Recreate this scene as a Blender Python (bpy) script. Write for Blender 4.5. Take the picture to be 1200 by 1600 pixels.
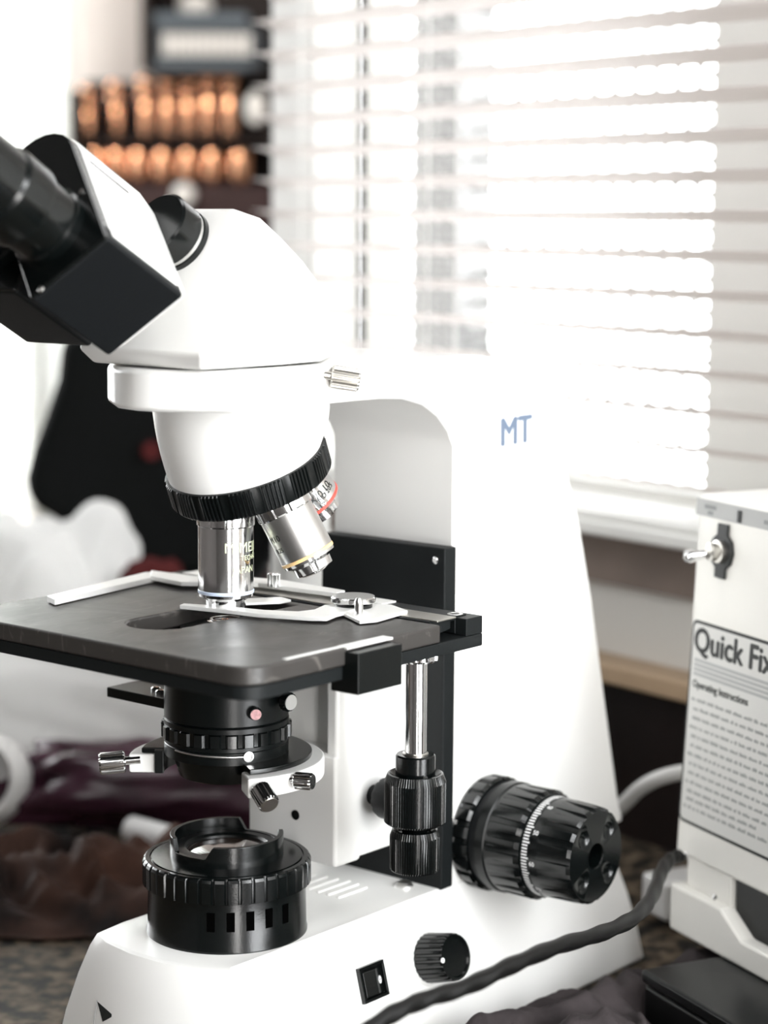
import bpy, bmesh, math, random
from mathutils import Vector, Matrix, noise

random.seed(7)
for o in list(bpy.data.objects):
    bpy.data.objects.remove(o)
S = 0.001          # everything below is laid out in millimetres
ZT = 383.0         # height of the lens above the worktop; worktop = world z 0

# ---------------------------------------------------------------- camera
FPX = 3300.0
PITCH, AZ, ROLL = math.radians(7.8), math.radians(39.7), math.radians(-0.4)
vdir = Vector((math.cos(AZ), math.sin(AZ), 0))
rt0 = Vector((math.sin(AZ), -math.cos(AZ), 0))
UPZ = Vector((0, 0, 1))
fw = vdir * math.cos(PITCH) - UPZ * math.sin(PITCH)
dn0 = -vdir * math.sin(PITCH) - UPZ * math.cos(PITCH)
rt = rt0 * math.cos(ROLL) + dn0 * math.sin(ROLL)
dn = -rt0 * math.sin(ROLL) + dn0 * math.cos(ROLL)
CAM = Vector((-651.75, -629.93, 0.0))

def at(px, py, d):
    """point (mm) seen at photo pixel px,py at depth d"""
    return CAM + (fw + rt * ((px - 600) / FPX) + dn * ((py - 800) / FPX)) * d

cd = bpy.data.cameras.new('camera')
cam = bpy.data.objects.new('camera', cd)
bpy.context.scene.collection.objects.link(cam)
R3 = Matrix((rt, -dn, -fw)).transposed()
cam.matrix_world = Matrix.Translation(Vector((CAM.x, CAM.y, ZT)) * S) @ R3.to_4x4()
cd.sensor_fit = 'VERTICAL'; cd.sensor_height = 36.0; cd.sensor_width = 27.0
cd.lens = FPX / 1600 * 36.0
cd.clip_start = 0.02; cd.clip_end = 60
cd.dof.use_dof = True; cd.dof.focus_distance = 0.91; cd.dof.aperture_fstop = 5.6
bpy.context.scene.camera = cam

# ---------------------------------------------------------------- light
sc = bpy.context.scene
sc.view_settings.view_transform = 'Standard'
sc.view_settings.look = 'None'
sc.view_settings.exposure = 0.0
sc.view_settings.gamma = 1.0
sc.view_settings.use_curve_mapping = False
w = bpy.data.worlds.new('sky'); sc.world = w; w.use_nodes = True
w.node_tree.nodes['Background'].inputs[0].default_value = (0.96, 0.985, 1.0, 1)
w.node_tree.nodes['Background'].inputs[1].default_value = 14.5

def area(name, pos, target, sx, sy, power, col=(1, 1, 1)):
    l = bpy.data.lights.new(name, 'AREA'); l.shape = 'RECTANGLE'
    l.size = sx; l.size_y = sy; l.energy = power; l.color = col
    o = bpy.data.objects.new(name, l); sc.collection.objects.link(o)
    p = Vector(pos) * S; p.z += ZT * S; t = Vector(target) * S; t.z += ZT * S
    o.location = p
    o.rotation_euler = (t - p).to_track_quat('-Z', 'Y').to_euler()
    return o
# ceiling and side windows of the room behind the photographer
area('window_light_right', CAM + rt0 * 720 + vdir * 180 + UPZ * 330, (60, 0, -200), 0.7, 0.9, 14, (0.97, 0.99, 1))
area('window_light_behind', CAM - vdir * 500 - rt0 * 250 + UPZ * 750, (0, 0, -220), 0.6, 0.9, 6, (1.0, 0.985, 0.96))
area('ceiling_light', (150, 250, 1400), (120, 150, -250), 1.0, 0.5, 9, (1, 1, 1))

area('added_copper_accent', CAM + vdir * 1750 - rt0 * 420 + UPZ * 420, CAM + vdir * 2600 - rt0 * 260 + UPZ * 160, 0.12, 0.12, 4.2, (1.0, 0.9, 0.8))  # small added light, only there to put highlights on the copper tubes

area('added_fill_left', CAM + vdir * 1900 - rt0 * 1150 + UPZ * 250, CAM + vdir * 1450 - rt0 * 150 - UPZ * 250, 0.6, 0.9, 9, (0.97, 0.99, 1.0))  # added fill that brightens the white film and bag from the left
area('added_streak_light', CAM - vdir * 330 + rt0 * 330 - UPZ * 330, (0, 0, -300), 0.15, 1.4, 12, (1.0, 0.985, 0.96))  # tall narrow light added for a highlight streak down the drum

# ---------------------------------------------------------------- materials
def mat(name, col, rough=0.5, metal=0.0, bump=0.0, bscale=200.0, var=0.0, vscale=30.0, col2=None,
        coat=0.0, spec=0.5, trans=0.0, emit=0.0, aniso=0.0):
    m = bpy.data.materials.new(name); m.use_nodes = True
    nt = m.node_tree; b = nt.nodes['Principled BSDF']
    b.inputs['Base Color'].default_value = (*col, 1)
    b.inputs['Roughness'].default_value = rough
    b.inputs['Metallic'].default_value = metal
    b.inputs['Specular IOR Level'].default_value = spec
    b.inputs['Coat Weight'].default_value = coat
    b.inputs['Transmission Weight'].default_value = trans
    b.inputs['Anisotropic'].default_value = aniso
    if emit:
        b.inputs['Emission Color'].default_value = (*col, 1); b.inputs['Emission Strength'].default_value = emit
    if bump or var or col2:
        tc = nt.nodes.new('ShaderNodeTexCoord')
    if bump:
        n = nt.nodes.new('ShaderNodeTexNoise'); n.inputs['Scale'].default_value = bscale; n.inputs['Detail'].default_value = 4
        bp = nt.nodes.new('ShaderNodeBump'); bp.inputs['Strength'].default_value = bump; bp.inputs['Distance'].default_value = 0.0006
        nt.links.new(tc.outputs['Object'], n.inputs['Vector']); nt.links.new(n.outputs['Fac'], bp.inputs['Height'])
        nt.links.new(bp.outputs['Normal'], b.inputs['Normal'])
    if var or col2:
        n = nt.nodes.new('ShaderNodeTexNoise'); n.inputs['Scale'].default_value = vscale; n.inputs['Detail'].default_value = 6
        r = nt.nodes.new('ShaderNodeValToRGB')
        c2 = col2 or tuple(c * (1 - var) for c in col)
        r.color_ramp.elements[0].color = (*c2, 1); r.color_ramp.elements[1].color = (*col, 1)
        r.color_ramp.elements[0].position = 0.35; r.color_ramp.elements[1].position = 0.65
        nt.links.new(tc.outputs['Object'], n.inputs['Vector']); nt.links.new(n.outputs['Fac'], r.inputs['Fac'])
        nt.links.new(r.outputs['Color'], b.inputs['Base Color'])
    return m

M = {}
M['white'] = mat('white enamel', (0.86, 0.855, 0.835), 0.33, coat=0.3, bump=0.04, bscale=900)
M['cream'] = mat('cream enamel', (0.83, 0.82, 0.78), 0.4, bump=0.05, bscale=700)
M['black'] = mat('black satin paint', (0.002, 0.003, 0.003), 0.30, spec=.3, bump=0.06, bscale=1200)
M['gloss'] = mat('black gloss plastic', (0.002, 0.003, 0.003), 0.2, bump=0.05, bscale=1400)
M['matt'] = mat('matt black leatherette', (0.003, 0.004, 0.005), 0.5, spec=.28, bump=0.15, bscale=900)
M['charcoal'] = mat('dark anodised face', (0.006, 0.0075, 0.008), 0.5, spec=.22, bump=0.08, bscale=1200)
M['chrome'] = mat('polished chrome', (0.83, 0.83, 0.83), 0.12, 1.0)
M['satin'] = mat('satin steel', (0.78, 0.775, 0.76), 0.3, 1.0, bump=0.05, bscale=500)
M['silver'] = mat('bead blasted aluminium', (0.90, 0.90, 0.88), 0.40, 0.35)
M['nickel'] = mat('warm nickel', (0.62, 0.60, 0.56), 0.28, 1.0)
M['brown_lens'] = mat('coated lens glass', (0.035, 0.020, 0.014), 0.06, coat=1.0)
M['ink'] = mat('black ink', (0.01, 0.012, 0.012), 0.5)
M['gold_ink'] = mat('pale green lettering', (0.62, 0.66, 0.45), 0.5)
M['blue_ink'] = mat('grey blue lettering', (0.13, 0.17, 0.24), 0.6)
M['whiteline'] = mat('white marking paint', (0.9, 0.9, 0.9), 0.5)
M['red'] = mat('red ring paint', (0.75, 0.08, 0.06), 0.4)
M['yellow'] = mat('yellow ring paint', (0.85, 0.58, 0.28), 0.4)
M['bluering'] = mat('pale blue ring paint', (0.62, 0.72, 0.88), 0.4)
M['pinktip'] = mat('worn red screw end', (0.62, 0.33, 0.34), 0.5, var=0.35, vscale=900)
M['tan'] = mat('tan varnished timber', (0.50, 0.36, 0.23), 0.5, var=0.25, vscale=12)
M['board'] = mat('brown board', (0.30, 0.235, 0.20), 0.6, var=0.2, vscale=20)
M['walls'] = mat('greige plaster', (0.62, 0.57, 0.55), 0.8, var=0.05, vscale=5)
M['wallw'] = mat('white painted timber', (0.84, 0.84, 0.81), 0.5)
M['darkwood'] = mat('dark stained timber', (0.016, 0.009, 0.008), 0.5, spec=.2, var=0.4, vscale=10)
M['darkred'] = mat('dark red panel', (0.030, 0.008, 0.008), 0.6)
M['copper'] = mat('polished copper', (0.92, 0.50, 0.30), 0.16, 1.0)
M['slat'] = mat('white slat enamel', (0.84, 0.80, 0.78), 0.45)
M['mesh'] = mat('white painted expanded metal', (0.42, 0.41, 0.40), 0.6)
M['outside'] = mat('grey weathered render', (0.05, 0.05, 0.048), 0.8)
M['rubber'] = mat('black rubber sheath', (0.003, 0.003, 0.003), 0.4, spec=.3, bump=0.1, bscale=60)
M['plum'] = mat('plum satin cloth', (0.075, 0.024, 0.045), 0.25, var=0.6, vscale=14)
M['bag'] = mat('black woven fabric', (0.002, 0.0025, 0.0025), 0.7, spec=.12, bump=0.3, bscale=500)
M['redcloth'] = mat('dark red cloth', (0.07, 0.010, 0.010), 0.8, spec=.2)
M['void'] = mat('painted slot shade', (0.001, 0.001, 0.001), 0.9, spec=0.0)  # near-black colour that paints the shade inside drum slots and knob hub
M['plastic_w'] = mat('white plastic film', (0.80, 0.80, 0.79), 0.35, var=0.12, vscale=16)
M['paper'] = mat('label paper', (0.66, 0.66, 0.64), 0.6)
M['greyprint'] = mat('grey print', (0.40, 0.41, 0.41), 0.6)
M['greystrip'] = mat('grey printed strip', (0.42, 0.425, 0.42), 0.6)
M['finetext'] = mat('faint print', (0.24, 0.25, 0.25), 0.6)
M['glasswhite'] = mat('frosted white jar', (0.78, 0.78, 0.76), 0.4)
M['glass'] = mat('window glass', (1, 1, 1), 0.0, trans=1.0)
M['cloth'] = mat('grey mauve cotton', (0.060, 0.050, 0.052), 0.85, spec=.2, bump=0.5, bscale=900, col2=(0.030, 0.025, 0.026), vscale=45)
M['brcloth'] = mat('brown cloth', (0.065, 0.030, 0.020), 0.8, spec=.2, bump=0.3, bscale=400, col2=(0.006, 0.004, 0.004), vscale=16)
M['floor'] = mat('dark floor', (0.05, 0.045, 0.04), 0.6)
M['case'] = mat('black case lid', (0.006, 0.007, 0.007), 0.28, spec=.3)

def worn_stage():
    m = mat('scratched black anodised stage', (0.022, 0.021, 0.021), 0.4)
    nt = m.node_tree; b = nt.nodes['Principled BSDF']; tc = nt.nodes.new('ShaderNodeTexCoord')
    n = nt.nodes.new('ShaderNodeTexNoise'); n.inputs['Scale'].default_value = 28; n.inputs['Detail'].default_value = 8
    n.inputs['Distortion'].default_value = 1.6
    r = nt.nodes.new('ShaderNodeMapRange'); r.inputs[3].default_value = 0.30; r.inputs[4].default_value = 0.55
    nt.links.new(tc.outputs['Object'], n.inputs['Vector']); nt.links.new(n.outputs['Fac'], r.inputs[0])
    nt.links.new(r.outputs[0], b.inputs['Roughness'])
    mp = nt.nodes.new('ShaderNodeMapping'); mp.inputs['Scale'].default_value = (1, 5, 1); mp.inputs['Rotation'].default_value = (0, 0, 0.7)
    n2 = nt.nodes.new('ShaderNodeTexNoise'); n2.inputs['Scale'].default_value = 40; n2.inputs['Detail'].default_value = 10; n2.inputs['Distortion'].default_value = 3
    cr = nt.nodes.new('ShaderNodeValToRGB')
    cr.color_ramp.elements[0].position = 0.60; cr.color_ramp.elements[1].position = 0.78
    cr.color_ramp.elements[0].color = (0.030, 0.027, 0.025, 1); cr.color_ramp.elements[1].color = (0.12, 0.11, 0.10, 1)
    nt.links.new(tc.outputs['Object'], mp.inputs['Vector']); nt.links.new(mp.outputs[0], n2.inputs['Vector'])
    nt.links.new(n2.outputs['Fac'], cr.inputs['Fac']); nt.links.new(cr.outputs['Color'], b.inputs['Base Color'])
    b.inputs['Specular IOR Level'].default_value = 0.6
    return m
M['stage'] = worn_stage()

def worktop_mat():
    m = mat('mottled dark stone worktop', (0.05, 0.04, 0.03), 0.55, spec=.12)
    nt = m.node_tree; b = nt.nodes['Principled BSDF']; tc = nt.nodes.new('ShaderNodeTexCoord')
    n = nt.nodes.new('ShaderNodeTexNoise'); n.inputs['Scale'].default_value = 90; n.inputs['Detail'].default_value = 8
    cr = nt.nodes.new('ShaderNodeValToRGB')
    e = cr.color_ramp.elements
    e[0].position = 0.42; e[0].color = (0.012, 0.011, 0.010, 1); e[1].position = 0.66; e[1].color = (0.15, 0.115, 0.08, 1)
    nt.links.new(tc.outputs['Object'], n.inputs['Vector']); nt.links.new(n.outputs['Fac'], cr.inputs['Fac'])
    nt.links.new(cr.outputs['Color'], b.inputs['Base Color'])
    return m
M['worktop'] = worktop_mat()

def curtain_mat(name, col, f):
    m = bpy.data.materials.new(name); m.use_nodes = True; nt = m.node_tree
    for n in list(nt.nodes):
        if n.type == 'BSDF_PRINCIPLED': nt.nodes.remove(n)
    out = [n for n in nt.nodes if n.type == 'OUTPUT_MATERIAL'][0]
    a = nt.nodes.new('ShaderNodeBsdfDiffuse'); t = nt.nodes.new('ShaderNodeBsdfTranslucent'); mx = nt.nodes.new('ShaderNodeMixShader')
    a.inputs[0].default_value = (*col, 1); t.inputs[0].default_value = (*col, 1); mx.inputs[0].default_value = f
    nt.links.new(a.outputs[0], mx.inputs[1]); nt.links.new(t.outputs[0], mx.inputs[2]); nt.links.new(mx.outputs[0], out.inputs[0])
    return m
M['curtain'] = curtain_mat('sheer white curtain', (0.93, 0.94, 0.92), 0.75)
M['slat'] = curtain_mat('white translucent slat', (0.90, 0.875, 0.86), 0.70)
M['film'] = curtain_mat('white plastic film', (0.95, 0.95, 0.94), 0.5)
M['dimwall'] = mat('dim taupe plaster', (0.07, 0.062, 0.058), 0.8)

# ---------------------------------------------------------------- builders
ORG = {}
def link(o, parent, origin):
    sc.collection.objects.link(o)
    if parent is not None:
        o.parent = parent; po = ORG[parent.name]
    else:
        po = Vector((0, 0, -ZT))
    og = Vector(origin)
    o.location = (og - po) * S
    ORG[o.name] = og
    return o

def thing(name, label, cat, origin, group=None, kind=None):
    o = bpy.data.objects.new(name, None); o.empty_display_size = 0.02
    link(o, None, origin)
    if label: o['label'] = label
    if cat: o['category'] = cat
    if group: o['group'] = group
    if kind: o['kind'] = kind
    return o

def mesh(name, verts, faces, m, parent=None, origin=None, bevel=0.0, seg=2, ang=35, label=None, kind=None, weld=False):
    if origin is None:
        if parent is not None: origin = ORG[parent.name]
        else: origin = Vector((0, 0, -ZT))
    og = Vector(origin)
    me = bpy.data.meshes.new(name)
    me.from_pydata([tuple((Vector(v) - og) * S) for v in verts], [], [tuple(f) for f in faces])
    bm = bmesh.new(); bm.from_mesh(me)
    if weld: bmesh.ops.remove_doubles(bm, verts=bm.verts, dist=1e-6)
    bmesh.ops.recalc_face_normals(bm, faces=bm.faces)
    bm.to_mesh(me); bm.free()
    me.shade_smooth(); me.set_sharp_from_angle(angle=math.radians(ang))
    me.materials.append(M[m] if isinstance(m, str) else m)
    o = bpy.data.objects.new(name, me)
    link(o, parent, og)
    if bevel:
        b = o.modifiers.new('bevel', 'BEVEL'); b.width = bevel * S; b.segments = seg; b.limit_method = 'ANGLE'
        b.angle_limit = math.radians(30); b.harden_normals = True
    if label: o['label'] = label
    if kind: o['kind'] = kind
    return o

def tag(o, label, cat, group=None):
    o['label'] = label; o['category'] = cat
    if group: o['group'] = group
    return o

def frame(origin, axis, ref=(0, 0, 1)):
    """local z -> axis"""
    zc = Vector(axis).normalized(); rf = Vector(ref)
    if abs(zc.dot(rf)) > 0.98: rf = Vector((1, 0, 0))
    xc = rf.cross(zc).normalized(); yc = zc.cross(xc)
    m = Matrix((xc, yc, zc)).transposed().to_4x4(); m.translation = Vector(origin)
    return m

def lathe_data(prof, seg=48, fr=None, knurls=None, phase=0.0, cap=(1, 1)):
    """prof: list of (r,z); rows flagged in knurls: dict row->(n, depth, duty) get modulated radius"""
    fr = fr or Matrix.Identity(4)
    v, f = [], []
    for i, (r, z) in enumerate(prof):
        k = knurls.get(i) if knurls else None
        for j in range(seg):
            a = 2 * math.pi * j / seg + phase
            rr = r
            if k:
                n, dep, duty = k
                t = (j * n / seg) % 1.0
                if t >= duty: rr = r - dep
            v.append(fr @ Vector((rr * math.cos(a), rr * math.sin(a), z)))
    n = len(prof)
    for i in range(n - 1):
        for j in range(seg):
            j2 = (j + 1) % seg
            f.append((i * seg + j, i * seg + j2, (i + 1) * seg + j2, (i + 1) * seg + j))
    if cap[0]: f.append(tuple(range(seg)))
    if cap[1]: f.append(tuple((n - 1) * seg + j for j in range(seg)))
    return v, f

def lathe(name, prof, m, parent, origin=(0, 0, 0), axis=(0, 0, 1), seg=64, knurls=None, ang=30, phase=0.0, label=None, ref=(0, 0, 1), bevel=0):
    v, f = lathe_data(prof, seg, frame(origin, axis, ref), knurls, phase)
    return mesh(name, v, f, m, parent, ang=ang, label=label, bevel=bevel)

def box_data(x0, x1, y0, y1, z0, z1, fr=None):
    v = [Vector((x, y, z)) for z in (z0, z1) for y in (y0, y1) for x in (x0, x1)]
    if fr: v = [fr @ p for p in v]
    return v, [(0, 1, 3, 2), (4, 6, 7, 5), (0, 4, 5, 1), (2, 3, 7, 6), (0, 2, 6, 4), (1, 5, 7, 3)]

def box(name, x0, x1, y0, y1, z0, z1, m, parent=None, bevel=0.6, fr=None, seg=2, label=None, kind=None, origin=None):
    v, f = box_data(x0, x1, y0, y1, z0, z1, fr)
    return mesh(name, v, f, m, parent, bevel=bevel, seg=seg, label=label, kind=kind, origin=origin)

def prism_data(poly, h0, h1, fr=None):
    """poly in local xy, extruded along local z"""
    n = len(poly)
    v = [Vector((x, y, h0)) for x, y in poly] + [Vector((x, y, h1)) for x, y in poly]
    if fr: v = [fr @ p for p in v]
    f = [tuple(range(n)), tuple(range(n, 2 * n))] + [(i, (i + 1) % n, n + (i + 1) % n, n + i) for i in range(n)]
    return v, f

def prism(name, poly, h0, h1, m, parent=None, bevel=0.5, fr=None, seg=2, label=None, kind=None, ang=35):
    v, f = prism_data(poly, h0, h1, fr)
    return mesh(name, v, f, m, parent, bevel=bevel, seg=seg, label=label, kind=kind, ang=ang)

def merge(parts):
    V, F = [], []
    for v, f in parts:
        o = len(V); V += list(v); F += [tuple(i + o for i in g) for g in f]
    return V, F

def tube(name, pts, r, m, parent=None, seg=14, cap=True, rfun=None, origin=None, label=None, sub=6):
    P = [Vector(p) for p in pts]
    # catmull-rom
    Q = []
    for i in range(len(P) - 1):
        a = P[i - 1] if i else P[i] * 2 - P[i + 1]; b, c = P[i], P[i + 1]
        d = P[i + 2] if i + 2 < len(P) else P[i + 1] * 2 - P[i]
        for k in range(sub):
            t = k / sub
            Q.append(0.5 * ((2 * b) + (c - a) * t + (2 * a - 5 * b + 4 * c - d) * t * t + (3 * b - a - 3 * c + d) * t ** 3))
    Q.append(P[-1])
    v, f = [], []
    up = Vector((0, 0, 1))
    for i, q in enumerate(Q):
        tg = (Q[min(i + 1, len(Q) - 1)] - Q[max(i - 1, 0)]).normalized()
        x = up.cross(tg)
        if x.length < 1e-3: x = Vector((1, 0, 0))
        x.normalize(); y = tg.cross(x); up = y
        for j in range(seg):
            a = 2 * math.pi * j / seg
            rr = r if rfun is None else r * rfun(i / len(Q), a)
            v.append(q + x * rr * math.cos(a) + y * rr * math.sin(a))
    for i in range(len(Q) - 1):
        for j in range(seg):
            j2 = (j + 1) % seg
            f.append((i * seg + j, i * seg + j2, (i + 1) * seg + j2, (i + 1) * seg + j))
    if cap:
        f.append(tuple(range(seg))); f.append(tuple((len(Q) - 1) * seg + j for j in range(seg)))
    return mesh(name, v, f, m, parent, origin=origin, ang=50, label=label)

def text_mesh(body, size, depth=0.0, bold=0.0):
    cu = bpy.data.curves.new('lettering', 'FONT'); cu.body = body; cu.size = size; cu.extrude = depth; 
    cu.align_x = 'LEFT'; cu.resolution_u = 3
    o = bpy.data.objects.new('lettering', cu); sc.collection.objects.link(o)
    dg = bpy.context.evaluated_depsgraph_get()
    me = bpy.data.meshes.new_from_object(o.evaluated_get(dg))
    V = [v.co.copy() for v in me.vertices]; F = [tuple(p.vertices) for p in me.polygons]
    bpy.data.objects.remove(o); bpy.data.curves.remove(cu); bpy.data.meshes.remove(me)
    return V, F

def lettering(name, body, size, fr, m, parent, bold=0.0, sx=1.0, cyl=None, label=None):
    """flat text in frame fr (local x right, y up, z out); cyl=R wraps around local axis y of radius R"""
    V, F = text_mesh(body, size, 0.0, 0)
    if bold:
        V, F = merge([([p + Vector((dx, dy, 0.012 * i)) for p in V], F) for i, (dx, dy) in enumerate(((-bold, 0), (0, bold * .6), (bold, 0), (0, -bold * .6), (0, 0)))])
    out = []
    for p in V:
        x, y, z = p.x * sx, p.y, p.z + 0.06
        if cyl:
            a = x / cyl
            q = Vector(((cyl + z) * math.sin(a), y, (cyl + z) * math.cos(a)))
        else:
            q = Vector((x, y, z))
        out.append(fr @ q)
    return mesh(name, out, F, m, parent, ang=60, label=label)

def basis(o, x, y, z):
    m = Matrix((Vector(x).normalized(), Vector(y).normalized(), Vector(z).normalized())).transposed().to_4x4()
    m.translation = Vector(o); return m

def hull(name, pts, m, parent, bevel=0, seg=3, label=None):
    bm = bmesh.new()
    for p in pts: bm.verts.new(p)
    bm.verts.ensure_lookup_table()
    r = bmesh.ops.convex_hull(bm, input=bm.verts)
    junk = [e for e in r['geom_interior'] if isinstance(e, bmesh.types.BMVert)]
    bmesh.ops.delete(bm, geom=junk, context='VERTS')
    bmesh.ops.dissolve_limit(bm, angle_limit=math.radians(3), verts=bm.verts, edges=bm.edges)
    bm.verts.index_update()
    V = [v.co.copy() for v in bm.verts]; F = [tuple(v.index for v in f.verts) for f in bm.faces]
    bm.free()
    return mesh(name, V, F, m, parent, bevel=bevel, seg=seg, label=label)

def thumb(parent, p, d, R=4.2, L=12, neck=4, m='chrome', name='thumb_screw', label=None, n=18, tip=None):
    """knurled thumb screw: p root, d outward"""
    t = mesh(name, *lathe_data([(R * .38, 0), (R * .38, neck), (R * .85, neck + .2), (R, neck + .8), (R, neck + L - .8), (R * .86, neck + L)],
             n * 4, frame(p, d), {2: None, 3: (n, R * .13, .5), 4: (n, R * .13, .5)}), m, parent, ang=25, label=label)
    if tip:
        lathe('screw_face', [(R * .80, neck + L - .1), (R * .80, neck + L + .25)], tip, t, p, d, seg=24)
    return t

# ================================================================= SETTING
WN = 38.0
aw = AZ + math.radians(WN)
wd = Vector((math.cos(aw), math.sin(aw), 0))           # along the window wall, towards the left of the photo
nd = Vector((math.sin(aw), -math.cos(aw), 0))          # out through the window
if nd.dot(vdir) < 0: nd = -nd
W0 = at(900, 420, 1290); W0.z = 0
WF = basis(W0, wd, UPZ, nd) if wd.cross(UPZ).dot(nd) > 0 else None
def wp(s, t, z): return W0 + wd * s + nd * t + UPZ * z
def s_at(px, t):
    """s where the vertical at photo column px meets the plane at offset t"""
    d = fw + rt * ((px - 600) / FPX) + dn * ((420 - 800) / FPX)
    k = (W0 + nd * t - CAM).dot(nd) / d.dot(nd)
    return (CAM + d * k - W0).dot(wd)
def z_at(px, py, t):
    d = fw + rt * ((px - 600) / FPX) + dn * ((py - 800) / FPX)
    k = (W0 + nd * t - CAM).dot(nd) / d.dot(nd)
    return (CAM + d * k).z
def wbox_data(s0, s1, t0, t1, z0, z1):
    v = [wp(s, t, z) for z in (z0, z1) for t in (t0, t1) for s in (s0, s1)]
    return v, [(0, 1, 3, 2), (4, 6, 7, 5), (0, 4, 5, 1), (2, 3, 7, 6), (0, 2, 6, 4), (1, 5, 7, 3)]
def wbox(name, s0, s1, t0, t1, z0, z1, m, parent=None, bevel=0.0, kind=None, label=None, origin=None):
    v, f = wbox_data(s0, s1, t0, t1, z0, z1)
    return mesh(name, v, f, m, parent, bevel=bevel, kind=kind, label=label, origin=origin)

# worktop
VF = basis((CAM.x, CAM.y, 0), rt0, vdir, UPZ)           # x right, y depth from the lens, z up
def vb(x0, x1, y0, y1, z0, z1): return box_data(x0, x1, y0, y1, z0, z1, VF)

ROOMTOP = 1900; FLOOR = -383 - 760
v, f = vb(-1900, 1900, -1700, 3200, FLOOR - 40, FLOOR); mesh('floor', v, f, 'floor', kind='structure')

# window wall (right): jamb, opening, sill, apron
sL = s_at(425, 40); sO = s_at(548, 70); sR = s_at(1136, 70)
ztop = 330.0
zs = z_at(900, 797, 10)     # top of the sill front
wbox('wall_right', s_at(425, 40) - 0, sO, 40, 75, -262, ROOMTOP, 'wallw', kind='structure')
wbox('wall_right', sO, sR, 60, 130, ztop, ROOMTOP, 'wallw', kind='structure')
wbox('wall_right', -2700, sR, 55, 130, zs, ROOMTOP, 'wallw', kind='structure')
wbox('trim_1', s_at(492, 30), sO + 2, 30, 52, zs, ztop + 80, 'wallw', kind='structure', bevel=1)
wbox('trim_2', -1500, s_at(440, 0), -14, 120, zs - 9, zs, 'wallw', kind='structure', bevel=2)                # sill
wbox('trim_3', -1500, s_at(440, 0), 22, 60, z_at(1000, 922, 22), zs - 9, 'board', kind='structure')          # brown apron board
wbox('trim_4', -1500, s_at(440, 0), 14, 24, z_at(1000, 826, 14), zs - 9, 'tan', kind='structure', bevel=1)    # tan edge under the sill
wbox('wall_right', -1500, s_at(440, 0), 30, 60, -300, z_at(1000, 922, 22), 'cream', kind='structure')
wbox('trim_5', -1500, s_at(440, 0), 4, 40, z_at(1000, 1082, 4), z_at(1000, 1050, 4), 'tan', kind='structure', bevel=2)
wbox('baseboard_right', -1500, s_at(440, 0), 26, 60, -383, z_at(1000, 1078, 4), 'darkwood', kind='structure')

# the window itself: frame, glass, mesh
win = thing('window_1', None, None, wp(0, 100, zs), kind='structure')
parts = [wbox_data(sR, sR + 12, 88, 112, zs, ztop), wbox_data(sO - 12, sO, 88, 112, zs, ztop),
         wbox_data(sR + 12, sO - 12, 88, 112, zs, zs + 7), wbox_data(sR + 12, sO - 12, 88, 112, ztop - 10, ztop)]
v, f = merge(parts); mesh('window_frame', v, f, 'wallw', win)
wbox('mullion', s_at(604, 92), s_at(586, 92), 86, 108, zs + 7, ztop - 10, 'wallw', win)
wbox('window_pane', sR + 12, sO - 12, 99, 101, zs + 7, ztop - 10, 'glass', win)
# expanded metal security mesh, outside the glass
def expanded(s0, s1, z0, z1, t, w=19.5, h=10.8, th=0.95):
    V, F = [], []
    ns = int((s1 - s0) / (w / 2)); nz = int((z1 - z0) / (h / 2))
    for i in range(ns):
        for j in range(nz):
            a = (s0 + i * w / 2, z0 + (j + (i + j) % 2) * h / 2)
            b = (s0 + (i + 1) * w / 2, z0 + (j + 1 - (i + j) % 2) * h / 2)
            dx, dz = b[0] - a[0], b[1] - a[1]; L = math.hypot(dx, dz); nx, nz_ = -dz / L * th, dx / L * th
            o = len(V)
            for tt in (t, t + 1.6):
                for (x, z) in (a, b):
                    V.append(wp(x + nx, tt, z + nz_)); V.append(wp(x - nx, tt, z - nz_))
            F += [(o, o + 1, o + 3, o + 2), (o + 4, o + 6, o + 7, o + 5), (o, o + 2, o + 6, o + 4), (o + 1, o + 5, o + 7, o + 3)]
    return V, F
v, f = expanded(sR + 4, sO - 4, zs + 2, ztop, 118)
mesh('security_mesh', v, f, 'mesh', win, kind='stuff')

# outdoors: two rendered pillars close to the window
def pillar(px0, px1, t, lab):
    s1, s0 = s_at(px0, t), s_at(px1, t)
    o = wbox('pillar', s0, s1, t, t + (s1 - s0) * 0.8, -900, 1300, 'outside', origin=wp((s0 + s1) / 2, t, -900), bevel=4)
    tag(o, lab, 'pillar')
pillar(640, 708, 230, 'wide grey outdoor pillar seen through the mesh, nearer the window middle')
pillar(553, 592, 230, 'narrow grey outdoor pillar seen at the left end of the window')
wbox('ground', -2500, 2500, 140, 3000, -960, -900, 'outside', kind='structure')

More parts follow.
